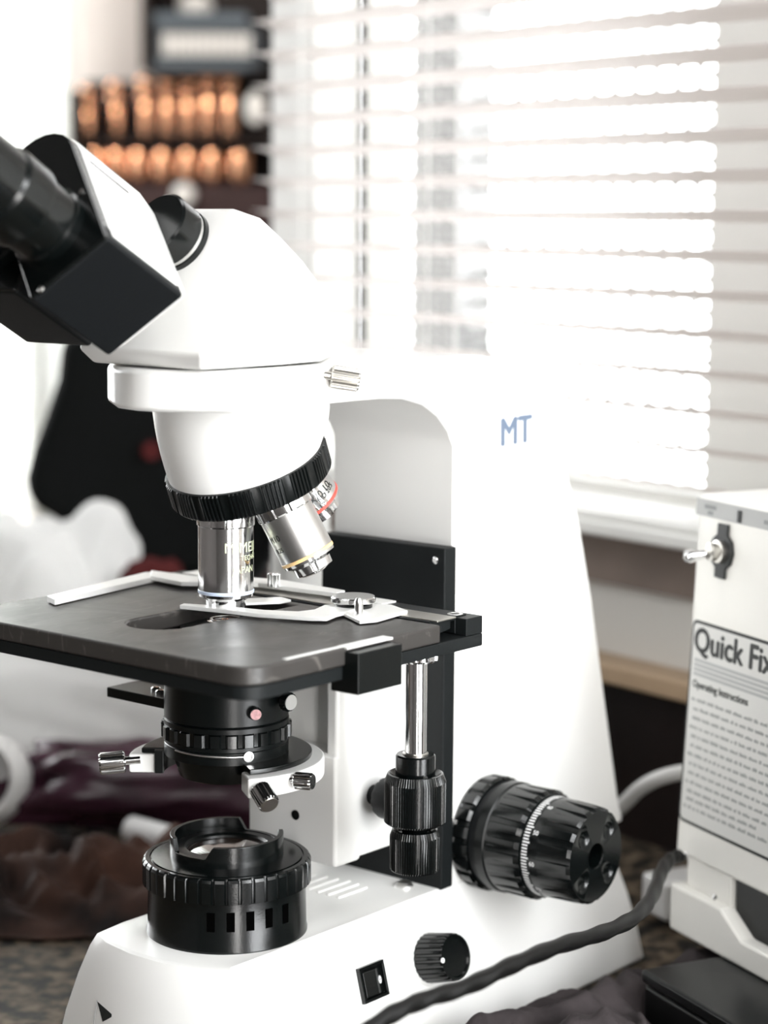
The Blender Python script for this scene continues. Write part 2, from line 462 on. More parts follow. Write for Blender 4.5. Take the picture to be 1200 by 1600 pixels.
# venetian blind
slatS0, slatS1 = -420.0, s_at(413, 0)
ztopb = 300.0; pitch = 22.4
bl = thing('venetian_blind', 'white venetian blind with narrow open slats hanging in front of the window', 'blind', wp(0, 0, ztopb + 20))
wbox('head_rail', slatS0, slatS1, -14, 14, ztopb + 6, ztopb + 30, 'wallw', bl, bevel=1)
bcen = (slatS0 + slatS1) / 2
def slat_mesh():
    L = (slatS1 - slatS0) / 2; V, F = [], []
    n = 6; tl = math.radians(16)
    for sgn in (-1, 1):
        for layer in (0, 0.25):
            for i in range(n + 1):
                u = -12.5 + 25 * i / n; cz = 1.6 * (1 - (u / 12.5) ** 2) + layer
                tt = u * math.cos(tl) - cz * math.sin(tl) * -1; zz = -u * math.sin(tl) + cz * math.cos(tl)
                V.append(wd * (sgn * L) + nd * tt + UPZ * zz)
    m_ = n + 1
    for layer in (0, 1):
        for i in range(n):
            a = layer * m_ + i; b = 2 * m_ + layer * m_ + i
            F.append((a, a + 1, b + 1, b))
    F.append((0, m_, 3 * m_, 2 * m_)); F.append((n, n + m_, n + 3 * m_, n + 2 * m_))
    return V, F
sv, sf = slat_mesh()
first = None
zz = ztopb - 4; k = 0
while zz > zs + 6:
    c = wp(bcen, 0, zz)
    if first is None:
        first = mesh('slat', [p + c for p in sv], sf, 'slat', bl, origin=c)
    else:
        o = first.copy(); sc.collection.objects.link(o); o.parent = bl
        o.location = (c - ORG[bl.name]) * S
    zz -= pitch
cords = []
for px in (470, 668):
    s = s_at(px, -12)
    for t in (-12.2, 12.2):
        cords.append(wbox_data(s - .5, s + .5, t - .4, t + .4, zs + 4, ztopb + 8))
v, f = merge(cords); mesh('ladder_cord', v, f, 'wallw', bl)
wbox('bottom_rail', slatS0, slatS1, -11, 11, zs + 0.3, zs + 5, 'wallw', bl, bevel=1)

# back wall of the room beyond, with a bright curtained window at the left
DB = 2750.0
def bx(px): return (px - 600) / FPX * DB
def bz(py, D=DB): return -((py - 800) / FPX * math.cos(PITCH) + math.sin(PITCH)) / (math.cos(PITCH) - (py - 800) / FPX * math.sin(PITCH)) * D
wl1 = bx(108)
v, f = vb(wl1, bx(470), DB, DB + 60, FLOOR, ROOMTOP); mesh('wall_back', v, f, 'walls', kind='structure')
v, f = vb(-1900, wl1, DB, DB + 60, FLOOR, bz(812)); mesh('wall_back', v, f, 'board', kind='structure')
v, f = vb(-1900, wl1, DB, DB + 60, 900, ROOMTOP); mesh('wall_back', v, f, 'walls', kind='structure')
v, f = vb(-1900, wl1 + 20, DB - 60, DB + 20, bz(830), bz(808)); mesh('trim_6', v, f, 'tan', kind='structure', bevel=3)
# return wall from the left end of the window wall to the back wall
def flat(poly, z0, z1):
    n = len(poly); V = [Vector((p.x, p.y, z0)) for p in poly] + [Vector((p.x, p.y, z1)) for p in poly]
    return V, [tuple(range(n)), tuple(range(n, 2 * n))] + [(i, (i + 1) % n, n + (i + 1) % n, n + i) for i in range(n)]
ra, rb = wp(s_at(425, 40), 40, 0), VF @ Vector((bx(462), DB, 0))
v, f = flat([ra, rb, rb + rt0 * 40, ra + rt0 * 40 + vdir * 36], FLOOR, ROOMTOP); mesh('wall_alcove', v, f, 'walls', kind='structure')
v, f = flat([VF @ Vector((-1960, -1760, 0)), VF @ Vector((1900, -1760, 0)), wp(-2700, 60, 0), wp(s_at(425, 40), 60, 0), rb, VF @ Vector((-1960, DB + 60, 0))], ROOMTOP, ROOMTOP + 40)
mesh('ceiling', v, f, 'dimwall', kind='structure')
win2 = thing('window_2', None, None, VF @ Vector((wl1 - 300, DB + 30, bz(812))), kind='structure')
parts = [vb(wl1 - 40, wl1, DB + 5, DB + 50, bz(812), 900), vb(wl1 - 700, wl1 - 650, DB + 5, DB + 50, bz(812), 900)]
v, f = merge(parts); mesh('window_frame', v, f, 'wallw', win2)
# curtain with folds
def curtain(x0, x1, y, z0, z1, n=120, amp=14, waves=11):
    V, F = [], []
    for i in range(n + 1):
        x = x0 + (x1 - x0) * i / n
        yy = y + amp * math.sin(i / n * waves * 2 * math.pi) + 5 * math.sin(i / n * 37)
        V.append(VF @ Vector((x, yy, z0))); V.append(VF @ Vector((x, yy, z1)))
    for i in range(n): F.append((2 * i, 2 * i + 1, 2 * i + 3, 2 * i + 2))
    return V, F
v, f = curtain(wl1 - 720, wl1 + 8, DB - 95, bz(800), 1000)
c = mesh('curtain', v, f, 'curtain', origin=VF @ Vector((wl1 - 350, DB - 95, bz(800))))
tag(c, 'sheer white curtain glowing with daylight at the far left', 'curtain')
sd = c.modifiers.new('thick', 'SOLIDIFY'); sd.thickness = 0.0008

# other walls of the room (behind and beside the photographer), matt and dim
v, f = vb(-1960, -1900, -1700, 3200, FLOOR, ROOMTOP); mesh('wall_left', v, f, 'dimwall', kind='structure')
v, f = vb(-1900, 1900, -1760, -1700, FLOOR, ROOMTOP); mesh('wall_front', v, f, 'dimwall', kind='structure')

# worktop slab
parts = [vb(-1250, 900, 560, 1150, -413, -383)]
vtx = [VF @ Vector(p) for p in [(-1250, 560, -413), (1000, 560, -413)]]
tp = [VF @ Vector((-1250, 560, 0)), VF @ Vector((1000, 560, 0)), wp(-640, 26, 0), wp(s_at(440, 26), 26, 0), VF @ Vector((-140, 1950, 0)), VF @ Vector((-1250, 1950, 0))]
V = [Vector((p.x, p.y, -413)) for p in tp] + [Vector((p.x, p.y, -383)) for p in tp]; n = len(tp)
F = [tuple(range(n)), tuple(range(n, 2 * n))] + [(i, (i + 1) % n, n + (i + 1) % n, n + i) for i in range(n)]
wt = mesh('worktop', V, F, 'worktop', origin=(100, 200, -383))
tag(wt, 'dark mottled stone worktop carrying the microscope and everything around it', 'worktop')
# ================================================================= MICROSCOPE
mic = thing('microscope', 'white binocular microscope with black stage, chrome objectives and a tilted eyepiece head', 'microscope', (60, 0, -383))
ZB = -310.4

# --- base: lofted outline, top edge to foot
def base_level(z, dx, dy, db):
    pts = [(-36 - dx, -36.6 - dy), (-43 - dx, -26 - dy * .6), (-48 - dx, -8), (-48.5 - dx, 10), (-45.5 - dx, 27 + dy * .6), (-40 - dx, 38 + dy),
           (-25, 40 + dy), (120, 40 + dy), (240 + db, 38 + dy), (250 + db, 28 + dy * .7), (250 + db, -26 - dy * .7), (240 + db, -36.6 - dy), (120, -36.6 - dy), (-24, -36.6 - dy)]
    return [(x, y, z) for x, y in pts]
lv = [base_level(ZB, 0, 0, 0), base_level(ZB - .8, 1.6, 1.2, .3), base_level(-316, 4.5, 2.8, 2), base_level(-328, 8.5, 6.0, 6), base_level(-345, 12, 10.5, 11),
      base_level(-362, 14.5, 14, 15), base_level(-381.5, 15.5, 16.5, 19), base_level(-383, 14.5, 15.5, 18)]
V = [p for l in lv for p in l]; n = len(lv[0]); F = [tuple(range(n)), tuple(range((len(lv) - 1) * n, len(lv) * n))]
for i in range(len(lv) - 1):
    for j in range(n): F.append((i * n + j, i * n + (j + 1) % n, (i + 1) * n + (j + 1) % n, (i + 1) * n + j))
base = mesh('base', V, F, 'white', mic, ang=24)
def side_pt(x, z, yoff=0.0):
    """point on the sloping right side of the base, with normal"""
    zsn = [-310.4, -316, -328, -345, -362, -381.5]; dys = [0, 2.8, 6.0, 10.5, 14, 16.5]
    for i in range(5):
        if z >= zsn[i + 1]:
            t = (z - zsn[i]) / (zsn[i + 1] - zsn[i]); dy = dys[i] + (dys[i + 1] - dys[i]) * t
            sl = (dys[i + 1] - dys[i]) / (zsn[i] - zsn[i + 1]); break
    nrm = Vector((0, -1, sl)).normalized()
    return Vector((x, -36.6 - dy, z)) + nrm * yoff, nrm

for i in range(6):
    box('vent_rib', 92 - i * 7.5 + 0, 93.8 - i * 7.5 + 0, -24 + 2 * i, 6 + 3 * i, ZB - .3, ZB + .7, 'white', base, bevel=.3) if False else None
for i in range(6):
    y = 21 - i * 6.2
    box('vent_rib', 63, 86 - abs(i - 3) * 1.2, y - 1.1, y + 1.1, ZB - .3, ZB + .8, 'white', base, bevel=.4)
lathe('floor_screw', [(4.5, ZB), (4.5, ZB + 1.0), (3.0, ZB + 2.2), (.4, ZB + 2.6)], 'satin', base, (97, -22, 0), seg=24)

# --- arm and column: one casting
prof = [(-55, -60.0), (-55, -76.5), (-38, -77), (60, -77), (76, -78), (90, -81.5), (101, -87.5), (109, -95), (113, -102), (113.2, -312), (262, -312),
        (257, -299), (243, -245), (228.5, -188), (215, -145), (201, -113), (192, -94), (184, -82), (172, -72), (155, -64.5), (135, -61), (118, -60)]
def arm_mesh():
    # side profile extruded, arm front octagonal in plan
    V, F = [], []
    col = [p for p in prof if True]
    ys = [-37.3, 37.3]
    n = len(col)
    for y in ys:
        for (x, z) in col: V.append((x if x > -40 else -34, y, z))
    F = [tuple(range(n)), tuple(range(n, 2 * n))] + [(i, (i + 1) % n, n + (i + 1) % n, n + i) for i in range(n)]
    return V, F
col2 = [p for p in prof if p[0] > -40]
fr_xz = basis((0, 37.3, 0), (1, 0, 0), (0, 0, 1), (0, -1, 0))
v, f = prism_data([(x, z) for x, z in [(-10, -60)] + [(-10, -77)] + col2[1:]], 0, 74.6, fr_xz)
arm = mesh('arm', v, f, 'white', mic, bevel=2.2, seg=3, ang=30)
nosearm = [(10, -37.4), (-34, -37.4), (-51, -14), (-54, 0), (-51, 14), (-34, 37.4), (10, 37.4)]
prism('arm_head', nosearm, -77.2, -59.9, 'white', mic, bevel=2.6, seg=3)
lathe('dovetail', [(31.5, -60.2), (31.5, -57.5), (33.5, -56.8), (33.5, -55)], 'gloss', mic, (-6, 0, 0), seg=72)
lathe('dovetail_slot', [(2.6, 0), (2.6, 2)], 'gloss', mic, (30.5, -25, -66.5), (.5, -.85, 0), seg=20)
thumb(mic, (19.5, -33, -63.6), (.70, -.71, -.16), R=4.9, L=12.5, neck=7.5, m='nickel', label='warm nickel head clamp screw')
# lettering on the column side
fs = basis((0, -37.35, 0), (1, 0, 0), (0, 0, 1), (0, -1, 0))
f2 = basis((147.5, -37.35, -104.2), (1, 0, .02), (-.02, 0, 1), (0, -1, 0))
lettering('lettering', 'MT', 18.5, f2, 'blue_ink', arm, bold=.75, sx=1.0)

# black stage guide plate on the column front, with screws
gp = box('guide_plate', 104.5, 113.4, -38.6, 37.0, -311, -148.3, 'charcoal', mic, bevel=.8)
lathe('plate_screw', [(1.7, 0), (1.7, .6), (1.2, 1.0)], 'chrome', gp, (104.4, -33.5, -154.2), (-1, 0, 0), seg=16)
lathe('plate_screw', [(1.0, 0), (1.0, .3)], 'charcoal', gp, (104.4, -21, -175.5), (-1, 0, 0), seg=12)

# --- binocular head: faceted white prism housing
hp = []
for sgn in (-1, 1):
    hp += [(-47, sgn * 32, -59.2), (-51.5, sgn * 36.5, -53), (-18, sgn * 21, 4), (-14, sgn * 20, 5.2),
           (2, sgn * 19, 1.8), (18, sgn * 17, -7), (32, sgn * 15.5, -16), (43, sgn * 14, -24.5), (51, sgn * 13, -34), (56, sgn * 12.5, -43),
           (58.5, sgn * 12, -54), (56, sgn * 11, -59.2), (30, sgn * 33, -53), (28, sgn * 30.5, -59.2), (0, sgn * 37.5, -53), (0, sgn * 34, -59.2)]
head = hull('head_housing', hp, 'white', mic, bevel=1.6, seg=3)

# eyepiece assembly in the frame (e: out along the tubes, u: up, Y)
ca, sa = math.cos(math.radians(30)), math.sin(math.radians(30))
e = Vector((-ca, 0, sa)); u = Vector((sa, 0, ca)); Yv = Vector((0, 1, 0))
A = Vector((-105.4, -40, -5.5))                 # near corner of the near prism box
hinge = Vector((-25, 0, -9))
lathe('hinge_collar', [(14, -4), (14, 3), (12.8, 3.4), (12.8, 5), (14, 5.4), (14, 16), (13, 17)], 'gloss', mic, hinge, e, seg=64)
lathe('hinge_ring', [(13.3, 3.2), (13.5, 3.4), (13.5, 4.8), (13.3, 5)], 'satin', mic, hinge, e, seg=64)

def prism_box(sgn, A, kdir, gdir, LK, LG, LE, back):
    """rounded prism housing; sgn mirrors it. returns list of made parts"""
    # local frame: x=k, y=g, z=e ; stadium end at far k
    def P(a, b, c):
        p = A + kdir * a + gdir * b + e * c
        return p
    r = LG / 2
    pts = [(0, 0), (LK - r, 0)] + [(LK - r + r * math.sin(t), r - r * math.cos(t)) for t in [math.pi * i / 10 for i in range(1, 10)]] + [(LK - r, LG), (0, LG)]
    n = len(pts)
    return pts, P

k0 = (u + Yv * 1.0).normalized(); g0 = (Yv * .93 - u).normalized()
g0 = (g0 - k0 * g0.dot(k0)).normalized()
def build_tube(sgn, A):
    mk = lambda vec: Vector((vec.x, vec.y * sgn, vec.z))
    AA = Vector((A.x, A.y * sgn, A.z)); k, g = mk(k0), mk(g0)
    far = sgn < 0
    if far:
        k, g = u.copy(), Yv.copy()
        d_ = fw + rt * ((138 - 600) / FPX) + dn * ((537 - 800) / FPX)
        AA = CAM + d_ * ((12 - CAM.y) / d_.y) + e * 45
    LK, LG, LE = (44.0 if far else 77.0), 39.0, 47.5
    r = LG / 2
    pts = [(0, 0), (LK - r, 0)] + [(LK - r + r * math.sin(math.pi * i / 12), r - r * math.cos(math.pi * i / 12)) for i in range(1, 12)] + [(LK - r, LG), (0, LG)]
    et = thing_child('eyepiece_tube' if False else 'binocular_tube', mic, AA + k * LK / 2 + g * r)
    fr = Matrix((k, g, e)).transposed().to_4x4(); fr.translation = AA
    # black lower shell (thin skin along the k=0 side and g side), black end face
    v, f = prism_data(pts, -LE, 0, fr)
    mesh('end_face', *prism_data([(x, y) for x, y in pts], -7, 0, fr), 'gloss', et, bevel=1.0, seg=2)
    mesh('black_shell', *prism_data([(-.6, -.3), (9, -.3), (9, LG + .4), (-.6, LG + .4)] if not far else [(-.6, -.3), (LK - 8, -.3), (LK - 8, LG + .4), (-.6, LG + .4)], -LE + .5, -1.0, fr), 'matt', et, bevel=1.6, seg=3)
    # white cover, wedge tapering to the rounded inner end
    if far: nothing = 0
    q = [(3.5, -.6), (LK - r, -.9)] + [(LK - r + (r + .9) * math.sin(math.pi * i / 12), r - (r + .9) * math.cos(math.pi * i / 12)) for i in range(1, 12)] + [(LK - r, LG + .9), (3.5, LG + .6)]
    nq = len(q); V = []
    cx, cy = LK * .45, LG / 2
    for (z, s) in ((-5, 1.0), (-LE + 4, 1.0), (-LE - 4, .93), (-LE - 9, .78), (-LE - 11, .6)):
        V += [fr @ Vector((cx + (x - cx) * s, cy + (y - cy) * s, z)) for x, y in q]
    F = [tuple(range(nq)), tuple(range(4 * nq, 5 * nq))]
    for i in range(4):
        for j in range(nq): F.append((i * nq + j, i * nq + (j + 1) % nq, (i + 1) * nq + (j + 1) % nq, (i + 1) * nq + j))
    if not far: mesh('white_cover', V, F, 'white', et, bevel=.8, seg=2, ang=32)
    # raised ridge and slot along the white cover
    mesh('cover_slot', *prism_data([(LK - r - 6, -1.15), (LK - r - 4.9, -1.15), (LK - r - 4.9, 0), (LK - r - 6, 0)], -LE + 16, -8, fr), 'gloss', et)
    # eyepiece
    c = AA + k * 24.0 + g * (r + 1)
    ey = lathe('eyepiece', [(16.5, -2), (16.5, 4), (15.6, 5), (15.6, 16), (17.2, 17), (17.6, 19), (17.6, 31), (16.4, 33), (16.4, 52), (18, 54), (18, 58), (15, 62), (11, 64)],
               'gloss', et, c, e, seg=64)
    # scale marks on the end face
    for i in range(7):
        a = math.radians(-58 + i * 15)
        p = c + (k * math.cos(a) + g * -math.sin(a)) * 22.0
        if i < 5:
            lathe('scale_mark', [(1.0, 0), (1.0, .35)], 'whiteline', et, p + e * .05, e, seg=10)
    lathe('scale_mark', [(1.2, 0), (1.2, .4)], 'chrome', et, AA + k * 30 + g * 3.0 + e * .05, e, seg=10)
    lathe('housing_screw', [(1.4, 0), (1.4, .6), (.8, 1)], 'satin', et, AA + g * 33 - k * .4 - e * 3.5 + e * 3.6, e, seg=12)
    return et

def thing_child(name, parent, origin):
    o = bpy.data.objects.new(name, None); o.empty_display_size = .01
    return link(o, parent, origin)
build_tube(1, A)
build_tube(-1, A)

# --- nosepiece: white cone, knurled black ring, objectives
th = math.radians(22); nz = Vector((math.sin(th), 0, -math.cos(th))); nx = Vector((math.cos(th), 0, math.sin(th)))
NC = Vector((16.5, 0, -113.5))                  # centre of the objective face
def ring_pts(c, ax, R, n=96):
    ay = Vector((0, 1, 0))
    return [c + ax * R * math.cos(2 * math.pi * i / n) + ay * R * math.sin(2 * math.pi * i / n) for i in range(n)]
V = []
for k_ in range(7):
    t = k_ / 6
    c = Vector((9.5, 0, -76.5)).lerp(NC - nz * 12.2, t)
    ax = Vector((math.cos(th * t ** 1.2), 0, math.sin(th * t ** 1.2)))
    V += ring_pts(c, ax, 38.6 * (1 - t) + 34.3 * t + 0.8 * math.sin(math.pi * t))
n = 96; F = [tuple(range(n)), tuple(range(6 * n, 7 * n))]
for i in range(6):
    for j in range(n): F.append((i * n + j, i * n + (j + 1) % n, (i + 1) * n + (j + 1) % n, (i + 1) * n + j))
mesh('nosepiece_cone', V, F, 'white', mic, ang=30)
# knurled ring: groups of ribs with smooth lands
SEG = 720
def knurl_ring():
    rows = [(34.6, -12.6), (35.4, -12.4), (36.2, -11.6), (36.2, -1.4), (35.2, -.2), (30, .6), (10, 1.4)]
    fr = frame(NC, nz); V, F = [], []
    for i, (r, z) in enumerate(rows):
        for j in range(SEG):
            a = 2 * math.pi * j / SEG; rr = r
            if i in (2, 3):
                g_ = (j / SEG * 16) % 1.0
                if g_ < .70: rr = r - (0.75 if (j // 3) % 2 else 0)
                else: rr = r - .35 - .35 * math.sin((g_ - .7) / .3 * math.pi)
            V.append(fr @ Vector((rr * math.cos(a), rr * math.sin(a), z)))
    for i in range(len(rows) - 1):
        for j in range(SEG):
            j2 = (j + 1) % SEG; F.append((i * SEG + j, i * SEG + j2, (i + 1) * SEG + j2, (i + 1) * SEG + j))
    F.append(tuple(range(SEG))); F.append(tuple((len(rows) - 1) * SEG + j for j in range(SEG)))
    return V, F
v, f = knurl_ring(); mesh('nosepiece_ring', v, f, 'black', mic, ang=25)
lathe('nosepiece_dome', [(30, .4), (26, 2.4), (18, 4), (4, 5)], 'satin', mic, NC, nz, seg=48)
pa = Vector((1, 0, 0))
def objective(ang, ringm, L, lines, R=12.2, tip=9.0, label=None):
    """objective turned by ang about the nosepiece axis from the vertical one"""
    Rm = Matrix.Rotation(ang, 3, nz)
    d = (Rm @ Vector((0, 0, -1))).normalized()
    root = NC + Rm @ (Vector((0, 0, -120.0)) - NC)
    ref = (Rm @ Vector((1, 0, 0)))
    oc = thing_child('objective', mic, root)
    if label: oc['label'] = label
    lathe('collar', [(R * .93, -2), (R * .93, 2), (R * 1.0, 2.2), (R * 1.0, 3.6)], 'chrome', oc, root, d, seg=64)
    lathe('grip_ring', [(R * .99, 3.4), (R * 1.03, 3.9), (R * 1.03, 9.6), (R * .99, 10.2)], 'chrome', oc, root, d, seg=110,
          knurls={1: (11, .55, .86), 2: (11, .55, .86)}, ang=25)
    lathe('barrel', [(R * .985, 10.0), (R * .985, L - 4.5), (R * .97, L - 4.2)], 'satin' if ringm == 'yellow' else 'chrome', oc, root, d, seg=80)
    lathe('colour_ring', [(R * .985, L - 4.4), (R * 1.0, L - 4.2), (R * 1.0, L - 3.1), (R * .985, L - 2.9)], ringm, oc, root, d, seg=80)
    lathe('nose', [(R * .98, L - 3.0), (R * .96, L - 1.6), (R * .72, L), (R * .70, L + 3.4), (R * .5, L + 4.6), (R * .28, L + 5.0)], 'chrome', oc, root, d, seg=48,
          knurls={2: (4, 1.2, .8), 3: (4, 1.2, .8)}, ang=25)
    # wrapped lettering: local y up the barrel, wraps around it, facing the lens
    toc = (CAM - root); toc = (toc - d * toc.dot(d)).normalized()
    for (txt, size, up_, a0, m_) in lines:
        zc = Matrix.Rotation(math.radians(a0), 3, d) @ toc
        xc = (-d).cross(zc).normalized()
        fr = basis(root + d * up_, xc, -d, zc)
        lettering('lettering', txt, size, fr, m_, oc, cyl=R * .985, bold=.03)
    return oc
objective(0, 'bluering', 42.3, [('M MEIJI', 6.2, 20.5, 4, 'gold_ink'), ('TECHNO', 3.0, 24.0, -32, 'gold_ink'), ('JAPAN', 4.2, 29.5, -14, 'gold_ink')])
for q, (rm, L, ln) in enumerate([
    ('yellow', 34.5, [('M10', 4.0, 19.5, 72, 'ink'), ('0.25', 3.0, 24.5, 68, 'ink')]),
    ('red', 23.5, [('M4X/0.10', 5.0, 15.2, 42, 'ink'), ('1600.17', 3.6, 19.8, 40, 'ink'), ('MD 20.5', 3.2, 16.6, -5, 'ink')])]):
    objective(math.radians((-77, -151)[q]), rm, L, ln)

# --- stage
st = thing_child('stage', mic, (0, 0, -181))
ZS = -167.5
def rounded(poly, radii, n=6):
    out = []
    m_ = len(poly)
    for i, (p, r) in enumerate(zip(poly, radii)):
        p = Vector(p); a = Vector(poly[i - 1]); b = Vector(poly[(i + 1) % m_])
        if r == 0: out.append(tuple(p)); continue
        da = (a - p).normalized(); db = (b - p).normalized()
        s0, s1 = p + da * r, p + db * r
        for k_ in range(n + 1):
            t = k_ / n
            q = s0 * (1 - t) ** 2 + p * 2 * t * (1 - t) + s1 * t * t
            out.append(tuple(q))
    return out
def ray_hit(poly, c, a):
    d = Vector((math.cos(a), math.sin(a))); best = None
    for i in range(len(poly)):
        p, q = Vector(poly[i]), Vector(poly[(i + 1) % len(poly)])
        ed = q - p; den = d.x * ed.y - d.y * ed.x
        if abs(den) < 1e-9: continue
        w_ = p - c
        t = (w_.x * ed.y - w_.y * ed.x) / den; s_ = (w_.x * d.y - w_.y * d.x) / den
        if t > 0 and -1e-6 <= s_ <= 1 + 1e-6 and (best is None or t < best): best = t
    return tuple(c + d * best)
def ring_plate(outer, inner, c, z0, z1):
    c = Vector(c)
    angs = sorted(set([round(math.atan2(p[1] - c.y, p[0] - c.x), 5) for p in list(outer) + list(inner)]))
    O = [ray_hit(outer, c, a) for a in angs]; I = [ray_hit(inner, c, a) for a in angs]; n = len(angs)
    V = [(x, y, z) for z in (z0, z1) for x, y in O] + [(x, y, z) for z in (z0, z1) for x, y in I]
    F = []
    for i in range(n):
        j = (i + 1) % n
        F += [(i, j, n + j, n + i), (2 * n + i, 3 * n + i, 3 * n + j, 2 * n + j), (n + i, n + j, 3 * n + j, 3 * n + i), (i, 2 * n + i, 2 * n + j, j)]
    return V, F
outer = rounded([(-83, -92), (35.5, -91), (35.5, 86), (-83, 86)], [13, 0, 0, 10])
hr = 15.0; hc = -37.5
inner = [(30, -hr + 1), (30, hr + 1)] + [(hc - hr * math.sin(math.pi * i / 14), 1 + hr * math.cos(math.pi * i / 14)) for i in range(15)]
v, f = ring_plate(outer, inner, (-5, 1), ZS - 7.6, ZS)
mesh('stage_top', v, f, 'stage', st, bevel=1.2, seg=3)
low = rounded([(-82, -90.5), (66, -90), (66, 87), (-82, 86)], [12, 0, 0, 10])
inn2 = [(22 * math.cos(2 * math.pi * i / 40), 22 * math.sin(2 * math.pi * i / 40)) for i in range(40)]
v, f = ring_plate(low, inn2, (0, 0), ZS - 13.4, ZS - 7.8)
mesh('stage_lower_plate', v, f, 'charcoal', st, bevel=.8, seg=2)
# rear rail with channel
rl = prism('rear_rail', [(36.5, -1.2), (36.5, 0), (62, 0), (62, -7.6), (54, -7.6), (54, -1.8), (51, -1.8), (51, -5), (44, -6), (44, -3), (37.5, -3)], -88, 84, 'charcoal', st, bevel=.35,
           fr=basis((0, 0, ZS + .4), (1, 0, 0), (0, 0, 1), (0, -1, 0)))
box('rail_cover', 38, 51, -87, 84, ZS + .3, ZS + 1.0, 'nickel', st, bevel=.2)
box('rail_back_bar', 54.5, 66, -89.8, 86, ZS - 7.8, ZS - 0.2, 'charcoal', st, bevel=.4)
box('rail_scale', 53, 63, -44, 80, ZS + .3, ZS + 1.2, 'silver', st, bevel=.2)
lathe('rail_screw', [(3.4, 0), (3.4, .5), (2.4, .6), (2.2, .25), (.6, .25)], 'satin', st, (58.5, -80.5, ZS), seg=24)
# drive block on the right edge
db = box('drive_block', -27, 0.5, -98.6, -84, ZS - 18.5, ZS - 1.6, 'black', st, bevel=.5)
box('drive_block_plate', -26.5, 2, -92.5, -87, ZS - .9, ZS + .15, 'silver', st, bevel=.2)
box('travel_scale', -60, -24, -90.3, -88, ZS - .2, ZS + .25, 'silver', st, bevel=.1)
# slide holder
sh = thing_child('slide_holder', st, (40, 30, ZS))
zt = ZS + 1.0
prism('clip_bar', [(-43, 62.5), (-39, 72), (34, 86), (40, 80), (37, 75)], zt - .6, zt + 2.2, 'silver', sh, bevel=.35)
prism('clip_bar', [(37, 85), (40, 52), (30, 44), (24, 52), (26, 74)], zt + .6, zt + 2.8, 'silver', sh, bevel=.35)
prism('holder_bracket', [(27, 50), (46, 60), (58, 20), (56, -20), (48, -22), (44, 22), (36, 30)], zt + 1.0, zt + 3.0, 'silver', sh, bevel=.3)
prism('curved_finger', [(-15, 13.5), (-11, 15), (-4, -2), (1, -22), (8, -35), (16, -37), (27, -33), (36, -36), (42, -46), (30, -50), (16, -50), (6, -53), (1.5, -47), (-7, -25), (-10, -8)], zt, zt + 1.9, 'silver', sh, bevel=.35)
prism('slide_support', [(8, 15), (33, -2), (31, -10), (24, -10), (4, 4)], zt - .2, zt + .9, 'silver', sh, bevel=.2)
prism('holder_foot', [(12, -66), (20, -69), (44, -66), (50, -52), (44, -38), (24, -44)], zt - .4, zt + 1.2, 'silver', sh, bevel=.3)
lathe('pivot_disc', [(9.3, 0), (9.8, .5), (9.8, 2.2), (9.3, 2.7)], 'chrome', sh, (36, -42, zt + 3.0), seg=48)
lathe('pivot_spring', [(8.2, 0), (8.2, 1.6)], 'gloss', sh, (35, -43, zt + 1.0), seg=40)
lathe('finger_pin', [(3.6, 0), (3.6, .8), (1.9, .9), (1.9, 7), (1.1, 8.4)], 'chrome', sh, (22, -57, zt), seg=24)
lathe('finger_knob', [(2.9, 0), (2.9, 5.6), (2.5, 6.1)], 'chrome', sh, (44, 12.5, zt + 2.6), seg=44, knurls={0: (11, .4, .5), 1: (11, .4, .5)}, ang=25)

# stage motion knobs on the right
KX, KY = 39.0, -75.0
kn = thing_child('stage_drive', mic, (KX, KY, -300))
lathe('collar_nut', [(8.5, -185.5), (9.4, -184.6), (9.4, -181.2)], 'chrome', kn, (KX, KY, 0), seg=72, knurls={0: (18, .8, .5), 1: (18, .8, .5), 2: (18, .8, .5)}, ang=25)
lathe('drive_shaft', [(4.7, -240), (4.7, -183)], 'chrome', kn, (KX, KY, 0), seg=48)
lathe('shaft_collar', [(8.6, -244), (8.6, -226.9), (8.0, -226.2), (5.4, -226.2), (5.2, -226.9)], 'gloss', kn, (KX, KY, 0), seg=48)
lathe('shaft_bush', [(5.6, -227), (5.6, -225.7), (4.8, -225.5)], 'nickel', kn, (KX, KY, 0), seg=32)
lathe('collar_screw', [(1.1, 0), (1.1, .4), (.7, .3)], 'satin', kn, (KX + 8.55 * -.55, KY - 8.55 * .83, -235) if False else (KX - 3.2, KY - 8.0, -235), (-.37, -.93, 0), seg=14)
lathe('upper_knob', [(12.6, -256.6), (13.4, -255.8), (13.4, -238.2), (12.0, -234.6), (11.2, -234.4), (9.5, -236.5), (8.4, -236.5)], 'gloss', kn, (KX, KY, 0), seg=288,
      knurls={1: (72, .42, .5), 2: (72, .42, .5)}, ang=22)
lathe('spindle', [(5.6, -262), (5.6, -255)], 'gloss', kn, (KX, KY, 0), seg=32)
lathe('lower_knob', [(10.2, -277.6), (10.8, -276.8), (10.9, -262.4), (9.8, -259.5), (9.0, -259.2), (7.5, -261), (5.6, -261)], 'gloss', kn, (KX, KY, 0), seg=240,
      knurls={1: (60, .4, .5), 2: (60, .4, .5)}, ang=22)

